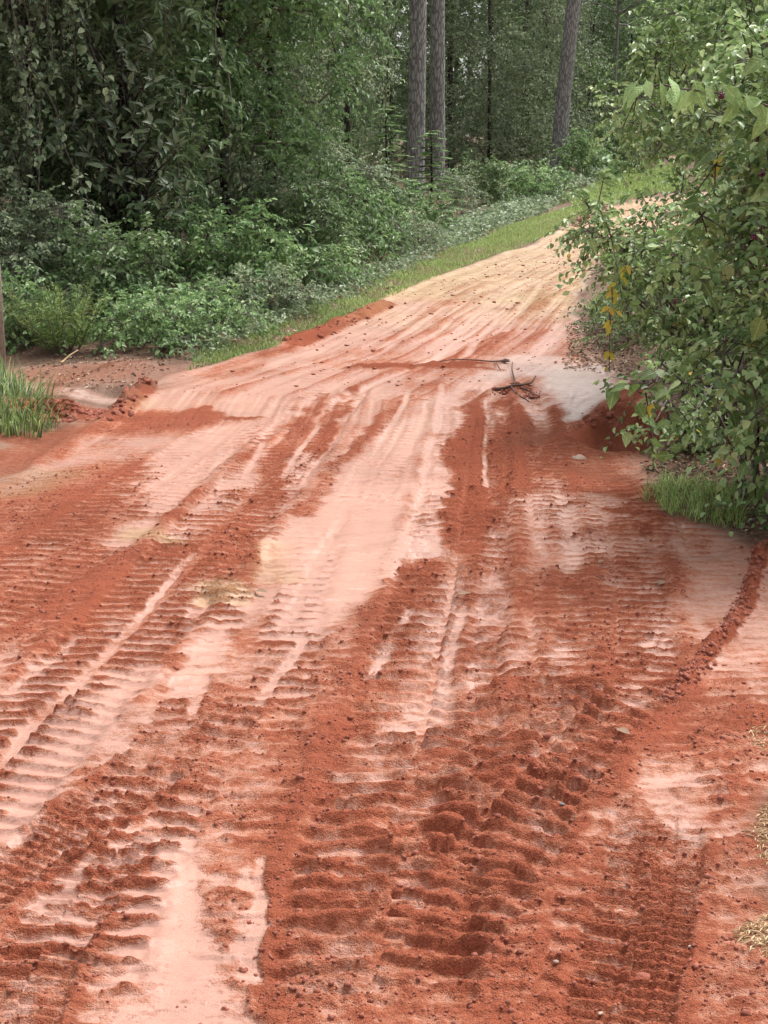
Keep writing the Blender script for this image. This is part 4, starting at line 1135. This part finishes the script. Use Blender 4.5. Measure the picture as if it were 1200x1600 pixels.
# feathery weed and young conifer
def feathery(name, px, py, label, mat, Hh, n, seed, cat, R=.35):
    rng = np.random.default_rng(seed); b = gp(px, py); b[2] = ground_z(b[0], b[1])
    e = tag(link(name, None, None, b), label, cat); ms, ml = MB(), MB()
    for q in range(n):
        th = rng.uniform(0, 6.28); r = R * math.sqrt(rng.random())
        tip = np.array([math.cos(th) * r * 1.6, math.sin(th) * r * 1.6, Hh * rng.uniform(.6, 1)])
        pts = curve_pts([math.cos(th) * r * .3, math.sin(th) * r * .3, -.03], tip, 8, 0.02, rng, .02)
        ms.tube(pts, np.linspace(.005, .002, 8), 3, 0, cap=False)
        m = 90; t = rng.uniform(1, 7, m); i = np.minimum(t.astype(int), 6); P = pts[i] + (pts[i + 1] - pts[i]) * (t - i)[:, None]
        D = unit(rng.normal(size=(m, 3)) * [1, 1, .3] + [0, 0, .55])
        ml.leaves(P, D, rand_unit(m, rng), rng.uniform(.05, .13, m) * (1.2 - t / 9), .006, 0, rng.random(m), 'kite', .1, -.1)
    link('stems', ms.mesh('stems', [M['twig']]), e)
    tag(link('foliage', ml.mesh('foliage', [mat]), e), kind='stuff')
    return e
feathery('feathery_weed', 105, 560, 'feathery yellow-green weed on the verge, right of the wooden post', M['grass'], .55, 30, 1, 'weed', .28)
feathery('feathery_weed', 60, 552, 'lower feathery weed beside the wooden post', M['grass_dark'], .42, 22, 2, 'weed', .3)

def conifer(px, py, Hh, label, seed):
    rng = np.random.default_rng(seed); b = gp(px, py); b[2] = ground_z(b[0], b[1])
    e = tag(link('young_conifer', None, None, b), label, 'conifer'); ms = MB()
    ms.tube([[0, 0, -.1], [.02, 0, Hh * .5], [0, 0, Hh]], [.03, .02, .006], 6, 0)
    link('trunk', ms.mesh('trunk', [M['bark']]), e)
    for q in range(38):
        z = Hh * (.12 + .85 * q / 38); ln = .14 + .62 * (1 - z / Hh) ; th = q * 2.4
        a = np.array([0, 0, z]); d = np.array([math.cos(th), math.sin(th), .12])
        pts = np.array([a + d * ln * t + np.array([0, 0, -.18 * ln * t * t]) for t in np.linspace(0, 1, 5)])
        mb = MB(); mb.tube(pts, np.linspace(.008, .003, 5), 3, 1, cap=False)
        m = 46; t = np.linspace(.4, 4, m); i = np.minimum(t.astype(int), 3); P = pts[i] + (pts[i + 1] - pts[i]) * (t - i)[:, None]
        sd_ = unit(np.cross(d, [0, 0, 1.0])) * np.where(np.arange(m) % 2, 1, -1)[:, None]
        mb.leaves(P, unit(sd_ + d * .55 + [0, 0, -.1]), np.tile([0, 0, 1.0], (m, 1)) + rng.normal(size=(m, 3)) * .15, (.17 - .09 * t / 4), .034, 0, rng.random(m), 'kite', .1, .1)
        link('frond', mb.mesh('frond', [M['leaf_light'], M['twig']]), e)
conifer(602, 372, 2.0, 'fern-like young conifer left of the pine trunks', 3)
conifer(672, 368, 1.6, 'young conifer between the two pine trunks', 4)

# ------------------------------------------------------------------ grass, weeds and litter
def scatter_img(n, poly, rng, cond=None):
    """ground points, even over the ground inside an outline given at pixels"""
    P = np.array([gp(*q)[:2] for q in poly]); lo, hi = P.min(0), P.max(0); out = []
    tot = 0
    while tot < n:
        q = rng.uniform(lo, hi, (n * 3, 2)); ins = np.zeros(len(q), bool)
        for k in range(len(P)):
            (x1, y1), (x2, y2) = P[k], P[(k + 1) % len(P)]
            c = (y1 > q[:, 1]) != (y2 > q[:, 1])
            with np.errstate(divide='ignore', invalid='ignore'):
                ins ^= c & (q[:, 0] < (x2 - x1) * (q[:, 1] - y1) / (y2 - y1 if y2 != y1 else 1e-9) + x1)
        q = q[ins]; out.append(q); tot += len(q)
    q = np.concatenate(out)[:n]
    return np.column_stack([q, ground_zs(q[:, 0], q[:, 1]) - .005])

rng = np.random.default_rng(8)
mb = MB()
def grass(poly, n, Hr, Wd, bend=(.2, 1.1), tint=(0, 1), m=0, seg=2, clump=.5):
    P = scatter_img(n, poly, rng)
    nz = fbm(P[:, 0], P[:, 1], .5, 2, 13)
    keep = rng.random(n) < clump + (1 - clump) * np.clip(nz * 2 + .5, 0, 1); P = P[keep]; k = len(P)
    th = rng.uniform(0, 6.28, k)
    mb.blades(P, np.stack([np.cos(th), np.sin(th), 0 * th], 1), rng.uniform(*Hr, k), Wd, rng.uniform(*bend, k), seg, m, rng.uniform(*tint, k))
grass([(560, 488), (640, 452), (745, 411), (835, 380), (905, 340), (900, 325), (820, 350), (720, 392), (600, 440), (520, 480)], 22000, (.04, .11), .008, m=1, tint=(.2, 1))
grass([(905, 340), (945, 322), (1020, 306), (1080, 300), (1060, 262), (960, 268), (930, 290), (890, 325)], 14000, (.08, .2), .03, m=1, tint=(.2, .9))
grass([(290, 585), (430, 547), (560, 490), (510, 470), (410, 510), (310, 560)], 11000, (.03, .09), .006, m=0, clump=.2)
grass([(860, 330), (905, 315), (930, 290), (700, 390), (690, 400)], 3000, (.05, .16), .012, m=0)
grass([(1000, 245), (1080, 244), (1080, 238), (980, 240)], 2500, (.15, .3), .05, m=1)
grass([(930, 510), (985, 500), (1010, 450), (960, 450), (915, 480)], 3500, (.03, .12), .007, m=0)
tag(link('verge_grass', mb.mesh('verge_grass', [M['grass'], M['grass_bright']])), 'short green grass along the verges of the road', 'grass', kind='stuff')

# grass clumps that stand alone
def tuft(name, poly, n, Hr, Wd, mats, label, bend, seed, cat='grass tuft', seg=5):
    global rng
    rng = np.random.default_rng(seed)
    P = scatter_img(n, poly, rng); b = P.mean(0); th = rng.uniform(0, 6.28, n)
    out = unit(np.column_stack([P[:, :2] - b[:2] + rng.normal(size=(n, 2)) * (.14 if Hr[1] > .3 else .6), 0 * th]))
    mb = MB(); h = n // 2
    ln = rng.uniform(*Hr, n); bd = rng.uniform(*bend, n); tn = rng.random(n)
    mb.blades(P[:h] - b, out[:h], ln[:h], Wd, bd[:h], seg, 0, tn[:h]); mb.blades(P[h:] - b, out[h:], ln[h:], Wd * .7, bd[h:], seg, 1, tn[h:])
    return tag(link(name, mb.mesh(name, mats), None, b), label, cat)
tuft('grass_tuft', [(-60, 640), (0, 610), (60, 630), (95, 665), (60, 690), (-40, 690)], 800, (.10, .36), .008, [M['grass_dark'], M['grass']], 'tall arching grass tuft at the foot of the wooden post', (.7, 2.6), 3)
tuft('grass_tuft', [(1015, 778), (1035, 750), (1100, 760), (1160, 790), (1165, 828), (1110, 822), (1045, 806)], 1300, (.03, .15), .0042, [M['grass_bright'], M['grass_bright']], 'bright green grass patch under the bushes at the right roadside', (.3, 2.3), 4, 'grass')
tuft('grass_tuft', [(1000, 785), (1012, 772), (1016, 782)], 40, (.06, .14), .005, [M['grass_bright'], M['straw']], 'few thin blades left of the bright grass patch', (.3, 1.4), 5)

# low weeds and fallen leaves
rng = np.random.default_rng(9)
mb = MB()
for poly, n, L in (([(300, 575), (480, 500), (700, 400), (850, 335), (830, 320), (680, 380), (450, 480), (250, 560)], 2300, .05), ([(690, 395), (860, 330), (880, 305), (780, 335), (680, 375)], 1500, .09),
                   ([(900, 300), (1000, 262), (960, 262), (860, 305)], 500, .16)):
    P = scatter_img(n, poly, rng)
    k = 5
    PP = np.repeat(P, k, 0) + rng.normal(size=(n * k, 3)) * [L, L, L * .5] + [0, 0, L * .9]
    s = rng.uniform(.6, 1.3, n * k)
    mb.leaves(PP, unit(rng.normal(size=(n * k, 3)) * [1, 1, .4]), unit(rng.normal(size=(n * k, 3)) * .4 + [0, -.2, 1]), L * s, L * .55 * s, 0, rng.uniform(.2, 1, n * k), 'kite')
tag(link('verge_weeds', mb.mesh('verge_weeds', [M['leaf_grey']])), 'low weeds scattered along the left verge', 'weeds', kind='stuff')
mb = MB()
for poly, n, L in (([(0, 600), (100, 560), (300, 560), (230, 605), (100, 625)], 450, .03), ([(300, 580), (560, 490), (700, 400), (650, 400), (400, 500)], 1500, .035), ([(880, 575), (990, 590), (1010, 520), (930, 490), (890, 510)], 1800, .03),
                   ([(1000, 740), (1180, 840), (1200, 700), (1050, 640)], 1800, .028), ([(700, 390), (860, 330), (840, 322), (690, 385)], 700, .09), ([(880, 350), (960, 320), (930, 335), (900, 356)], 300, .08)):
    P = scatter_img(n, poly, rng); s = rng.uniform(.5, 1.3, n)
    mb.leaves(P + [0, 0, .012], unit(rng.normal(size=(n, 3)) * [1, 1, .2]), unit(rng.normal(size=(n, 3)) * .35 + [0, 0, 1]), L * s, L * .5 * s, 0, rng.random(n))
tag(link('leaf_litter', mb.mesh('leaf_litter', [M['litter']])), 'brown fallen leaves on the roadsides', 'leaf litter', kind='stuff')
# straw on the bare edge at lower right
def straw(poly, n, label):
    P = scatter_img(n, poly, rng); b = P.mean(0); th = rng.uniform(0, 6.28, n); mb = MB()
    mb.leaves(P - b + [0, 0, .008] + rng.normal(size=(n, 3)) * [0, 0, .003], np.stack([np.cos(th), np.sin(th), rng.normal(size=n) * .05], 1), unit(rng.normal(size=(n, 3)) * .3 + [0, 0, 1]), rng.uniform(.01, .035, n), rng.uniform(.0015, .004, n), 0, rng.random(n), 'kite')
    return tag(link('straw_patch', mb.mesh('straw_patch', [M['straw']]), None, b), label, 'straw')
straw([(1172, 1300), (1195, 1255), (1300, 1260), (1300, 1370), (1190, 1350)], 1500, 'pale straw at the right edge, level with the fine tyre track')
straw([(1150, 1465), (1195, 1430), (1300, 1430), (1300, 1510), (1180, 1495)], 1500, 'pale straw patch at the right edge, nearest the camera')
straw([(1165, 1150), (1200, 1130), (1300, 1130), (1300, 1185), (1180, 1175)], 700, 'thin straw at the right edge below the curved clod ridge')

# ------------------------------------------------------------------ the right hand bushes
heart_leaves = [ovate_leaf('broad_leaf', .095, .075, M['leaf_big'], 1.0, .18, c) for c in (.1, .22, .35)]
oval_leaves = [ovate_leaf('broad_leaf', .08, .045, M['leaf_big'], .2, .2, c) for c in (.1, .25, .4)]
pale_leaves = [ovate_leaf('pale_leaf', .115, .075, M['leaf_pale'], .6, .16, c) for c in (.15, .3, .4)]
yellow_leaves = [ovate_leaf('yellow_leaf', .075, .055, M['leaf_yellow'], .6, .2, c) for c in (.1, .3, .5)]

def in_poly(q, P):
    ins = np.zeros(len(q), bool)
    for k in range(len(P)):
        (x1, y1), (x2, y2) = P[k], P[(k + 1) % len(P)]
        c = (y1 > q[:, 1]) != (y2 > q[:, 1])
        with np.errstate(divide='ignore', invalid='ignore'):
            ins ^= c & (q[:, 0] < (x2 - x1) * (q[:, 1] - y1) / (y2 - y1 if y2 != y1 else 1e-9) + x1)
    return ins

def bush(name, base_px, baseY, poly, depth, ncl, per, k, L, W, label, seed, nparts, meshes, yellow=0.02, mat=None, cr=.13, stems=18, psize=1.0, tlo=.1, thi=.95):
    """a bush filling an outline between two depths: stems, small foliage, and its nearest broad leaves as parts"""
    rng = np.random.default_rng(seed); b = on(base_px, baseY)
    e = tag(link(name, None, None, b), label, 'bush')
    P = np.array(poly, float); lo, hi = P.min(0), P.max(0); q = rng.uniform(lo, hi, (ncl * 12, 2)); q = q[in_poly(q, P)][:ncl]
    Yd = rng.uniform(*depth, len(q))
    C = np.array([at(x, y, d) for (x, y), d in zip(q, Yd)]); C[:, 2] = np.maximum(C[:, 2], zmac(C[:, 0], C[:, 1]) + .08)
    mb = MB(); sprays(mb, C - b, cr, per, k, L, W, rng, 0, .6, .4, 'oval', None, tlo, thi, ls=(.10, .26))
    tag(link('foliage', mb.mesh('foliage', [mat or M['leaf_hedge'], M['twig']]), e), kind='stuff')
    ms = MB()
    for i in rng.choice(len(C), min(stems, len(C)), False):
        a = b + np.array([rng.normal() * .12, rng.normal() * .15, -.04])
        ms.tube(curve_pts(a, C[i], 9, .22, rng, .025) - b, np.linspace(.011, .003, 9), 5, 0, cap=False)
    link('stems', ms.mesh('stems', [M['twig']]), e)
    front = np.argsort(Yd)[:max(1, int(len(C) * .6))]
    for n in range(nparts):
        c = C[front[rng.integers(len(front))]] + rng.normal(size=3) * [.09, .06, .10]
        c[1] -= .06
        y = rng.random() < yellow
        D = unit(rng.normal(size=3) * [.8, .5, .35] + [0, -.25, -.55]); Nn = unit(np.array([-.15, -.65, .75]) + rng.normal(size=3) * .45)
        place_leaf(e, (yellow_leaves if y else meshes)[n % 3], c, D, Nn, psize * rng.uniform(.6, 1.2), b, 'yellow_leaf' if y else 'leaf')
    return e
rng = np.random.default_rng(55)
bush('small_leaved_bush', 1230, 11.0, [(985, 70), (1060, 10), (1130, -160), (1500, -300), (1500, 330), (1120, 330), (1020, 250), (960, 190), (962, 110)], (9.6, 12.0), 210, 9, 9, .055, .034,
     'tall small-leaved bush at upper right, behind the pale-leaved spray', 201, 60, oval_leaves, .12, cr=.2, stems=26)
bush('overhanging_bush', 1130, 8.9, [(905, 335), (960, 300), (1060, 290), (1160, 330), (1200, 540), (1130, 600), (1050, 550), (1010, 480), (950, 430), (895, 410)], (8.2, 9.6), 100, 8, 8, .048, .032,
     'bush leaning out over the road, its thin twigs against the sandy track', 202, 150, oval_leaves, .06, stems=34, psize=.75)
bush('broad_leaved_bush', 1260, 6.8, [(1095, 260), (1150, 130), (1190, 40), (1400, -80), (1480, 860), (1210, 850), (1195, 780), (1170, 700), (1120, 560), (1080, 400)], (6.0, 7.5), 260, 9, 8, .050, .034,
     'dense broad-leaved bush at the right edge, nearest the camera', 203, 300, heart_leaves, .06, stems=30)
bush('trailing_bush', 1150, 8.2, [(1000, 565), (1120, 560), (1180, 700), (1120, 740), (1020, 690), (985, 650), (990, 610)], (7.2, 8.4), 20, 6, 7, .045, .03,
     'low trailing branches with scattered heart-shaped leaves above bare soil, right roadside', 204, 80, heart_leaves, .07, stems=16, psize=.85)
bush('roadside_shrub', 1010, 12.8, [(930, 480), (1000, 440), (1060, 430), (1080, 560), (1000, 590), (940, 560)], (11.6, 13.4), 40, 8, 8, .045, .025,
     'low green growth behind the overhanging bush, beside the wet road end', 205, 0, oval_leaves, 0, M['leaf_mid'], .16, 8)

# the spray of big pale leaves
b = on(1290, 6.2)
e = tag(link('pale_leaved_vine', None, None, b), 'spray of large pale green leaves hanging in a row, upper right', 'vine')
rng = np.random.default_rng(61)
cpts = [(1230, 185), (1180, 158), (1140, 148), (1095, 142), (1060, 138), (1030, 132), (1005, 142)]
sp = np.array([at(x, y, 5.85 + .05 * i) for i, (x, y) in enumerate(cpts)])
root = np.concatenate([[b + [0.05, 0, -.04]], [b + [.1, .05, .8]], [at(1275, 260, 6.1)], sp])
mb = MB(); mb.tube(smooth_poly(root, 4) - b, .004, 5, 0, cap=False); link('stem', mb.mesh('stem', [M['twig']]), e)
S = smooth_poly(sp, 8)
for i in range(24):
    t = 2 + (len(S) - 4) * i / 23; P = S[int(t)] + rng.normal(size=3) * [.03, .03, .018]
    place_leaf(e, pale_leaves[i % 3], P, unit(np.array([rng.normal() * .6, -.3 + rng.normal() * .3, -.8])), unit(np.array([rng.normal() * .7, -.8, .5 + .3 * rng.normal()])), rng.uniform(.45, .9), b)
# hanging yellow vine
b = on(1120, 8.7)
e = tag(link('yellowing_vine', None, None, b), 'hanging vine with yellow leaves in front of the road, right of centre', 'vine')
vp = np.array([at(*q) for q in ((1060, 330, 8.5), (1010, 372, 8.3), (982, 415, 8.2), (958, 440, 8.1), (957, 475, 8.1), (953, 510, 8.1), (952, 580, 8.1))])
root = np.concatenate([[b], [b + [0, 0, 1.0]], vp]); mb = MB(); mb.tube(smooth_poly(root, 4) - b, .003, 4, 0, cap=False); link('stem', mb.mesh('stem', [M['twig']]), e)
S = smooth_poly(vp, 8)
for i in range(24):
    P = S[min(16 + int(i * 1.35), len(S) - 1)]; place_leaf(e, yellow_leaves[i % 3] if i % 4 else oval_leaves[i % 3], P + rng.normal(size=3) * .01, unit(np.array([rng.normal() * .7, -.2, -.8])), unit(np.array([rng.normal() * .4, -.9, .4])), rng.uniform(.35, .75), b, 'yellow_leaf')

# purple berries, clustered on short stalks
def berry_cluster(px, py, Y, label):
    P = at(px, py, Y); rng = np.random.default_rng(int(px)); mb = MB()
    t = (1 + 5 ** .5) / 2
    ico = unit(np.array([[-1, t, 0], [1, t, 0], [-1, -t, 0], [1, -t, 0], [0, -1, t], [0, 1, t], [0, -1, -t], [0, 1, -t], [t, 0, -1], [t, 0, 1], [-t, 0, -1], [-t, 0, 1]], float))
    F = [[0, 11, 5], [0, 5, 1], [0, 1, 7], [0, 7, 10], [0, 10, 11], [1, 5, 9], [5, 11, 4], [11, 10, 2], [10, 7, 6], [7, 1, 8], [3, 9, 4], [3, 4, 2], [3, 2, 6], [3, 6, 8], [3, 8, 9], [4, 9, 5], [2, 4, 11], [6, 2, 10], [8, 6, 7], [9, 8, 1]]
    for q in range(12): mb.add(ico * .006 + unit(rng.normal(size=3)) * .009, F, None, 0)
    mb.tube([[0, 0, 0], [.01, .02, .035]], .0015, 4, 1)
    tag(link('berry_cluster', mb.mesh('berry_cluster', [M['berry'], M['twig']], True), None, P), label, 'berries')
berry_cluster(1127, 149, 5.9, 'purple berries among the row of large pale leaves')
berry_cluster(1191, 272, 5.95, 'purple berry cluster at the right edge below the pale leaves')
berry_cluster(1179, 370, 5.95, 'dark purple berries high in the nearest bush, at the right edge')
berry_cluster(1056, 470, 8.1, 'purple berry cluster in the middle of the overhanging bush')
berry_cluster(1096, 503, 7.6, 'purple berries low in the bush, right of the hanging yellow vine')

# ------------------------------------------------------------------ small things on the road
def blob(seed, sub=2, squash=.6, rough=.25):
    rng = np.random.default_rng(seed); n1, n2 = 7, 4
    th = np.arange(n1) * 2 * np.pi / n1; ph = np.linspace(-np.pi / 2, np.pi / 2, n2 + 2)[1:-1]
    V = np.array([[math.cos(a) * math.cos(p_), math.sin(a) * math.cos(p_), math.sin(p_)] for p_ in ph for a in th] + [[0, 0, -1], [0, 0, 1]])
    V *= (1 + rng.normal(size=(len(V), 1)) * rough * .5); V[:, 2] *= squash
    q = [[r * n1 + j, r * n1 + (j + 1) % n1, (r + 1) * n1 + (j + 1) % n1, (r + 1) * n1 + j] for r in range(n2 - 1) for j in range(n1)]
    f = [[n1 * n2, (j + 1) % n1, j] for j in range(n1)] + [[n1 * n2 + 1, (n2 - 1) * n1 + j, (n2 - 1) * n1 + (j + 1) % n1] for j in range(n1)]
    return V, f, q
def lump(name, px, py, size, label, mat, cat, seed, squash=.55):
    b = gp(px, py); b[2] = ground_z(b[0], b[1]) + size * squash * .3
    V, f, q = blob(seed, squash=squash)
    mb = MB(); mb.add(V * size * [1.25, .9, 1], f, q, 0)
    tag(link(name, mb.mesh(name, [mat], False), None, b, (0, 0, seed)), label, cat)
lump('stone', 1079, 1481, .0055, 'small pale stone below the fine tyre track at lower right', M['palestone'], 'stone', 2)
lump('stone', 868, 1511, .0055, 'tiny pale stone in the crumbs left of the fine tyre track', M['palestone'], 'stone', 3)
lump('stone', 938, 1582, .0055, 'small pale stone at the bottom edge, right of centre', M['palestone'], 'stone', 4)
lump('stone', 968, 1596, .0055, 'pale pebble at the very bottom edge, right of centre', M['palestone'], 'stone', 5)
lump('stone', 878, 1262, .006, 'grey pebble beside the upper end of the chunky lug track', M['greywood'], 'stone', 6)
lump('stone', 479, 1298, .008, 'pale lump on the left bank of the chunky lug track', M['palestone'], 'stone', 7)
lump('clay_lump', 905, 716, .042, 'pale clay lump on the red soil below the wet road end', M['palestone'], 'clod', 8, .45)
lump('clay_lump', 168, 648, .032, 'dark red clod on the pale slip at the left cut edge', M['clod'], 'clod', 9, .7)
lump('clay_lump', 1005, 1525, .018, 'broken red clod with a dark hollow at lower right', M['clod'], 'clod', 10, .6)

# broken branch on the crossing
b = gp(800, 612); b[2] = ground_z(b[0], b[1])
e = tag(link('broken_branch', None, None, b), 'mud-covered broken branch with twigs lying on the wet crossing', 'branch')
rng = np.random.default_rng(12)
def gpt(px, py, up):
    q = gp(px, py); q[2] = ground_z(q[0], q[1]) + up; return q
mb = MB(); mb.tube(smooth_poly(np.array([gpt(772, 607, .012), gpt(786, 609, .016), gpt(800, 611, .014), gpt(816, 610, .02), gpt(830, 606, .03), gpt(837, 601, .055)]), 4) - b, np.linspace(.013, .005, 21), 7, 0)
link('limb', mb.mesh('limb', [M['mudwood']], True), e)
for pts in ([(803, 610, .015), (803, 598, .03), (801, 583, .03), (799, 570, .02)], [(815, 610, .01), (822, 616, .012), (833, 618, .006), (844, 623, .008)],
            [(800, 611, .01), (808, 619, .012), (819, 622, .006), (829, 627, .006)]):
    mb = MB(); mb.tube(smooth_poly(np.array([gpt(*q) for q in pts]) + rng.normal(size=(len(pts), 3)) * .008, 4) - b, np.linspace(.008, .003, (len(pts) - 1) * 4 + 1), 5, 0)
    link('twig', mb.mesh('twig', [M['mudwood']], True), e)
for (x, y, w_) in ((807, 604, .04), (834, 621, .03)):
    V, f, q = blob(31 + x, squash=.5, rough=.6); mb = MB(); mb.add(V * [w_, w_, w_ * .55] + gpt(x, y, .008) - b, f, q, 0); link('mud_clump', mb.mesh('mud_clump', [M['clod']], False), e)
b = gpt(690, 571, .01)
e = tag(link('long_stick', None, None, b), 'thin dark muddy stick lying across the road just before the broken branch', 'stick')
mb = MB(); mb.tube(smooth_poly(np.array([gpt(640, 575, .004), gpt(672, 571, .012), gpt(705, 572, .006), gpt(742, 568, .014), gpt(770, 569, .012), gpt(795, 566, .02)]), 5) - b, np.linspace(.002, .007, 26), 6, 0); link('shaft', mb.mesh('shaft', [M['mudwood']], True), e)
mb = MB(); mb.tube(np.array([gpt(773, 569, .02), gpt(776, 575, .03), gpt(782, 580, .008)]) - b, [.004, .004, .003], 5, 0); link('twig', mb.mesh('twig', [M['mudwood']]), e)
V, f, q = blob(77, squash=.6, rough=.6); mb = MB(); mb.add(V * [.035, .03, .02] + gpt(790, 567, .02) - b, f, q, 0); link('mud_clump', mb.mesh('mud_clump', [M['mudwood']]), e)
# bent pale stick on the left verge
b = gpt(100, 575, 0)
e = tag(link('bent_stick', None, None, b), 'pale bent stick lying on the brown ground right of the wooden post', 'stick')
mb = MB(); mb.tube(smooth_poly(np.array([gpt(95, 578, .02), at(98, 565, b[1]), at(108, 556, b[1] + .05), at(122, 547, b[1] + .1)]), 5) - b, np.linspace(.009, .005, 16), 6, 0); link('shaft', mb.mesh('shaft', [M['straw']], True), e)
# leaves dropped on the clay
dl = ovate_leaf('fallen_leaf', .06, .035, M['litter'], .2, .2, .2)
for x, y, lab in ((715, 936, 'pale fallen leaf on the dark crumbs right of centre'), (945, 885, 'dark fallen leaf on the loose soil left of the curved clod ridge'), (965, 1148, 'dead leaf beside the top of the chunky lug track, at right'),
                  (1030, 920, 'small brown leaf on the smooth clay left of the curved clod ridge'), (400, 925, 'small dark leaf on the pale clay left of centre')):
    q = gpt(x, y, .012); o = link('fallen_leaf', dl, None, q, (.2, .15, x), .9); tag(o, lab, 'leaf')
# crumbs of clay thrown up by the tyres
rng = np.random.default_rng(14)
mb = MB()
tet = [blob(s, squash=.7, rough=.62) for s in range(6)]
small_V = unit(np.array([[1, 0, -.5], [-.5, .87, -.5], [-.5, -.87, -.5], [.5, .5, .5], [-.7, 0, .6], [.4, -.6, .6]]))
small_F = [[0, 1, 3], [1, 4, 3], [1, 2, 4], [2, 5, 4], [2, 0, 5], [0, 3, 5], [3, 4, 5], [0, 2, 1]]
ci = np.argwhere((CORE > .5) & (sdn > .03) & (GY < 9.0) & (np.abs(GX) < GY * .27 + .15))
wgt = (GY[ci[:, 0], ci[:, 1]]) ** -0.4 * CELL[ci[:, 0], ci[:, 1]] ** 1.1 * np.clip(.15 + cr2[ci[:, 0], ci[:, 1]] + .5, .05, 1.5)
pick = ci[rng.choice(len(ci), 9000, p=wgt / wgt.sum())]
n = len(pick)
ctr = np.stack([GX[pick[:, 0], pick[:, 1]], GY[pick[:, 0], pick[:, 1]], GZ[pick[:, 0], pick[:, 1]] + .001], 1)
sz = rng.lognormal(math.log(.0036), .5, n); sz = np.minimum(sz, .010)
th = rng.uniform(0, 6.28, n); c_, s_ = np.cos(th), np.sin(th)
jit = small_V[None] * (1 + rng.normal(size=(n, 6, 1)) * .3)
V = np.stack([jit[..., 0] * c_[:, None] - jit[..., 1] * s_[:, None], jit[..., 0] * s_[:, None] + jit[..., 1] * c_[:, None], jit[..., 2] * .75], -1) * sz[:, None, None] + ctr[:, None]
mb.add(V.reshape(-1, 3), (np.arange(n)[:, None, None] * 6 + np.array(small_F)[None]).reshape(-1, 3), None, 0)
P = scatter_img(800, [(250, 625), (440, 548), (620, 462), (830, 390), (900, 352), (940, 385), (890, 500), (930, 570), (700, 600)], rng)
sz = np.minimum(rng.lognormal(math.log(.0065), .55, len(P)), .024)
V = (small_V[None] * (1 + rng.normal(size=(len(P), 6, 1)) * .3)) * [1.2, 1.0, .6] * sz[:, None, None] + P[:, None] + [0, 0, .006]
mb.add(V.reshape(-1, 3), (np.arange(len(P))[:, None, None] * 6 + np.array(small_F)[None]).reshape(-1, 3), None, 0)
# bigger lumps along the curved ridge and the banks of the deep tracks
def line_clods(pts, n, half, smax):
    P = smooth_poly(np.array([gp(*q)[:2] for q in pts]), 8)
    t = rng.random(n) * (len(P) - 1); k = np.minimum(t.astype(int), len(P) - 2)
    q = P[k] + (P[k + 1] - P[k]) * (t - k)[:, None] + rng.normal(size=(n, 2)) * half
    sz = np.minimum(rng.lognormal(math.log(smax * .4), .5, n), smax)
    z = ground_zs(q[:, 0], q[:, 1]) - sz * .1
    for i in range(n):
        V, f, qq = tet[i % 6]; a = rng.uniform(0, 6.28); c, s_ = math.cos(a), math.sin(a)
        W_ = V @ np.array([[c, s_, 0], [-s_, c, 0], [0, 0, 1]]) * sz[i] * rng.uniform(.7, 1.2, 3)
        mb.add(W_ + [q[i, 0], q[i, 1], z[i]], f, qq, 0)
line_clods([(1190, 845), (1178, 890), (1160, 950), (1120, 1015), (1075, 1062), (1035, 1100)], 560, .018, .014)
line_clods([(640, 880), (600, 1000), (545, 1120), (500, 1240), (450, 1400), (410, 1560)], 240, .05, .010)
line_clods([(990, 1060), (900, 1130), (860, 1250), (800, 1400)], 160, .07, .010)
line_clods([(60, 648), (100, 652), (150, 650)], 260, .10, .038)
line_clods([(1000, 600), (955, 640), (915, 680)], 90, .06, .03)
line_clods([(785, 612), (805, 608), (835, 618)], 110, .045, .022)
line_clods([(235, 605), (205, 632), (180, 656)], 60, .05, .03)
line_clods([(610, 475), (560, 498), (500, 525), (450, 545)], 90, .07, .03)
line_clods([(400, 1600), (640, 1560), (900, 1600)], 130, .15, .008)
tag(link('clay_crumbs', mb.mesh('clay_crumbs', [M['clod']])), 'loose red clay crumbs strewn over the tyre tracks', 'clay crumbs', kind='stuff')
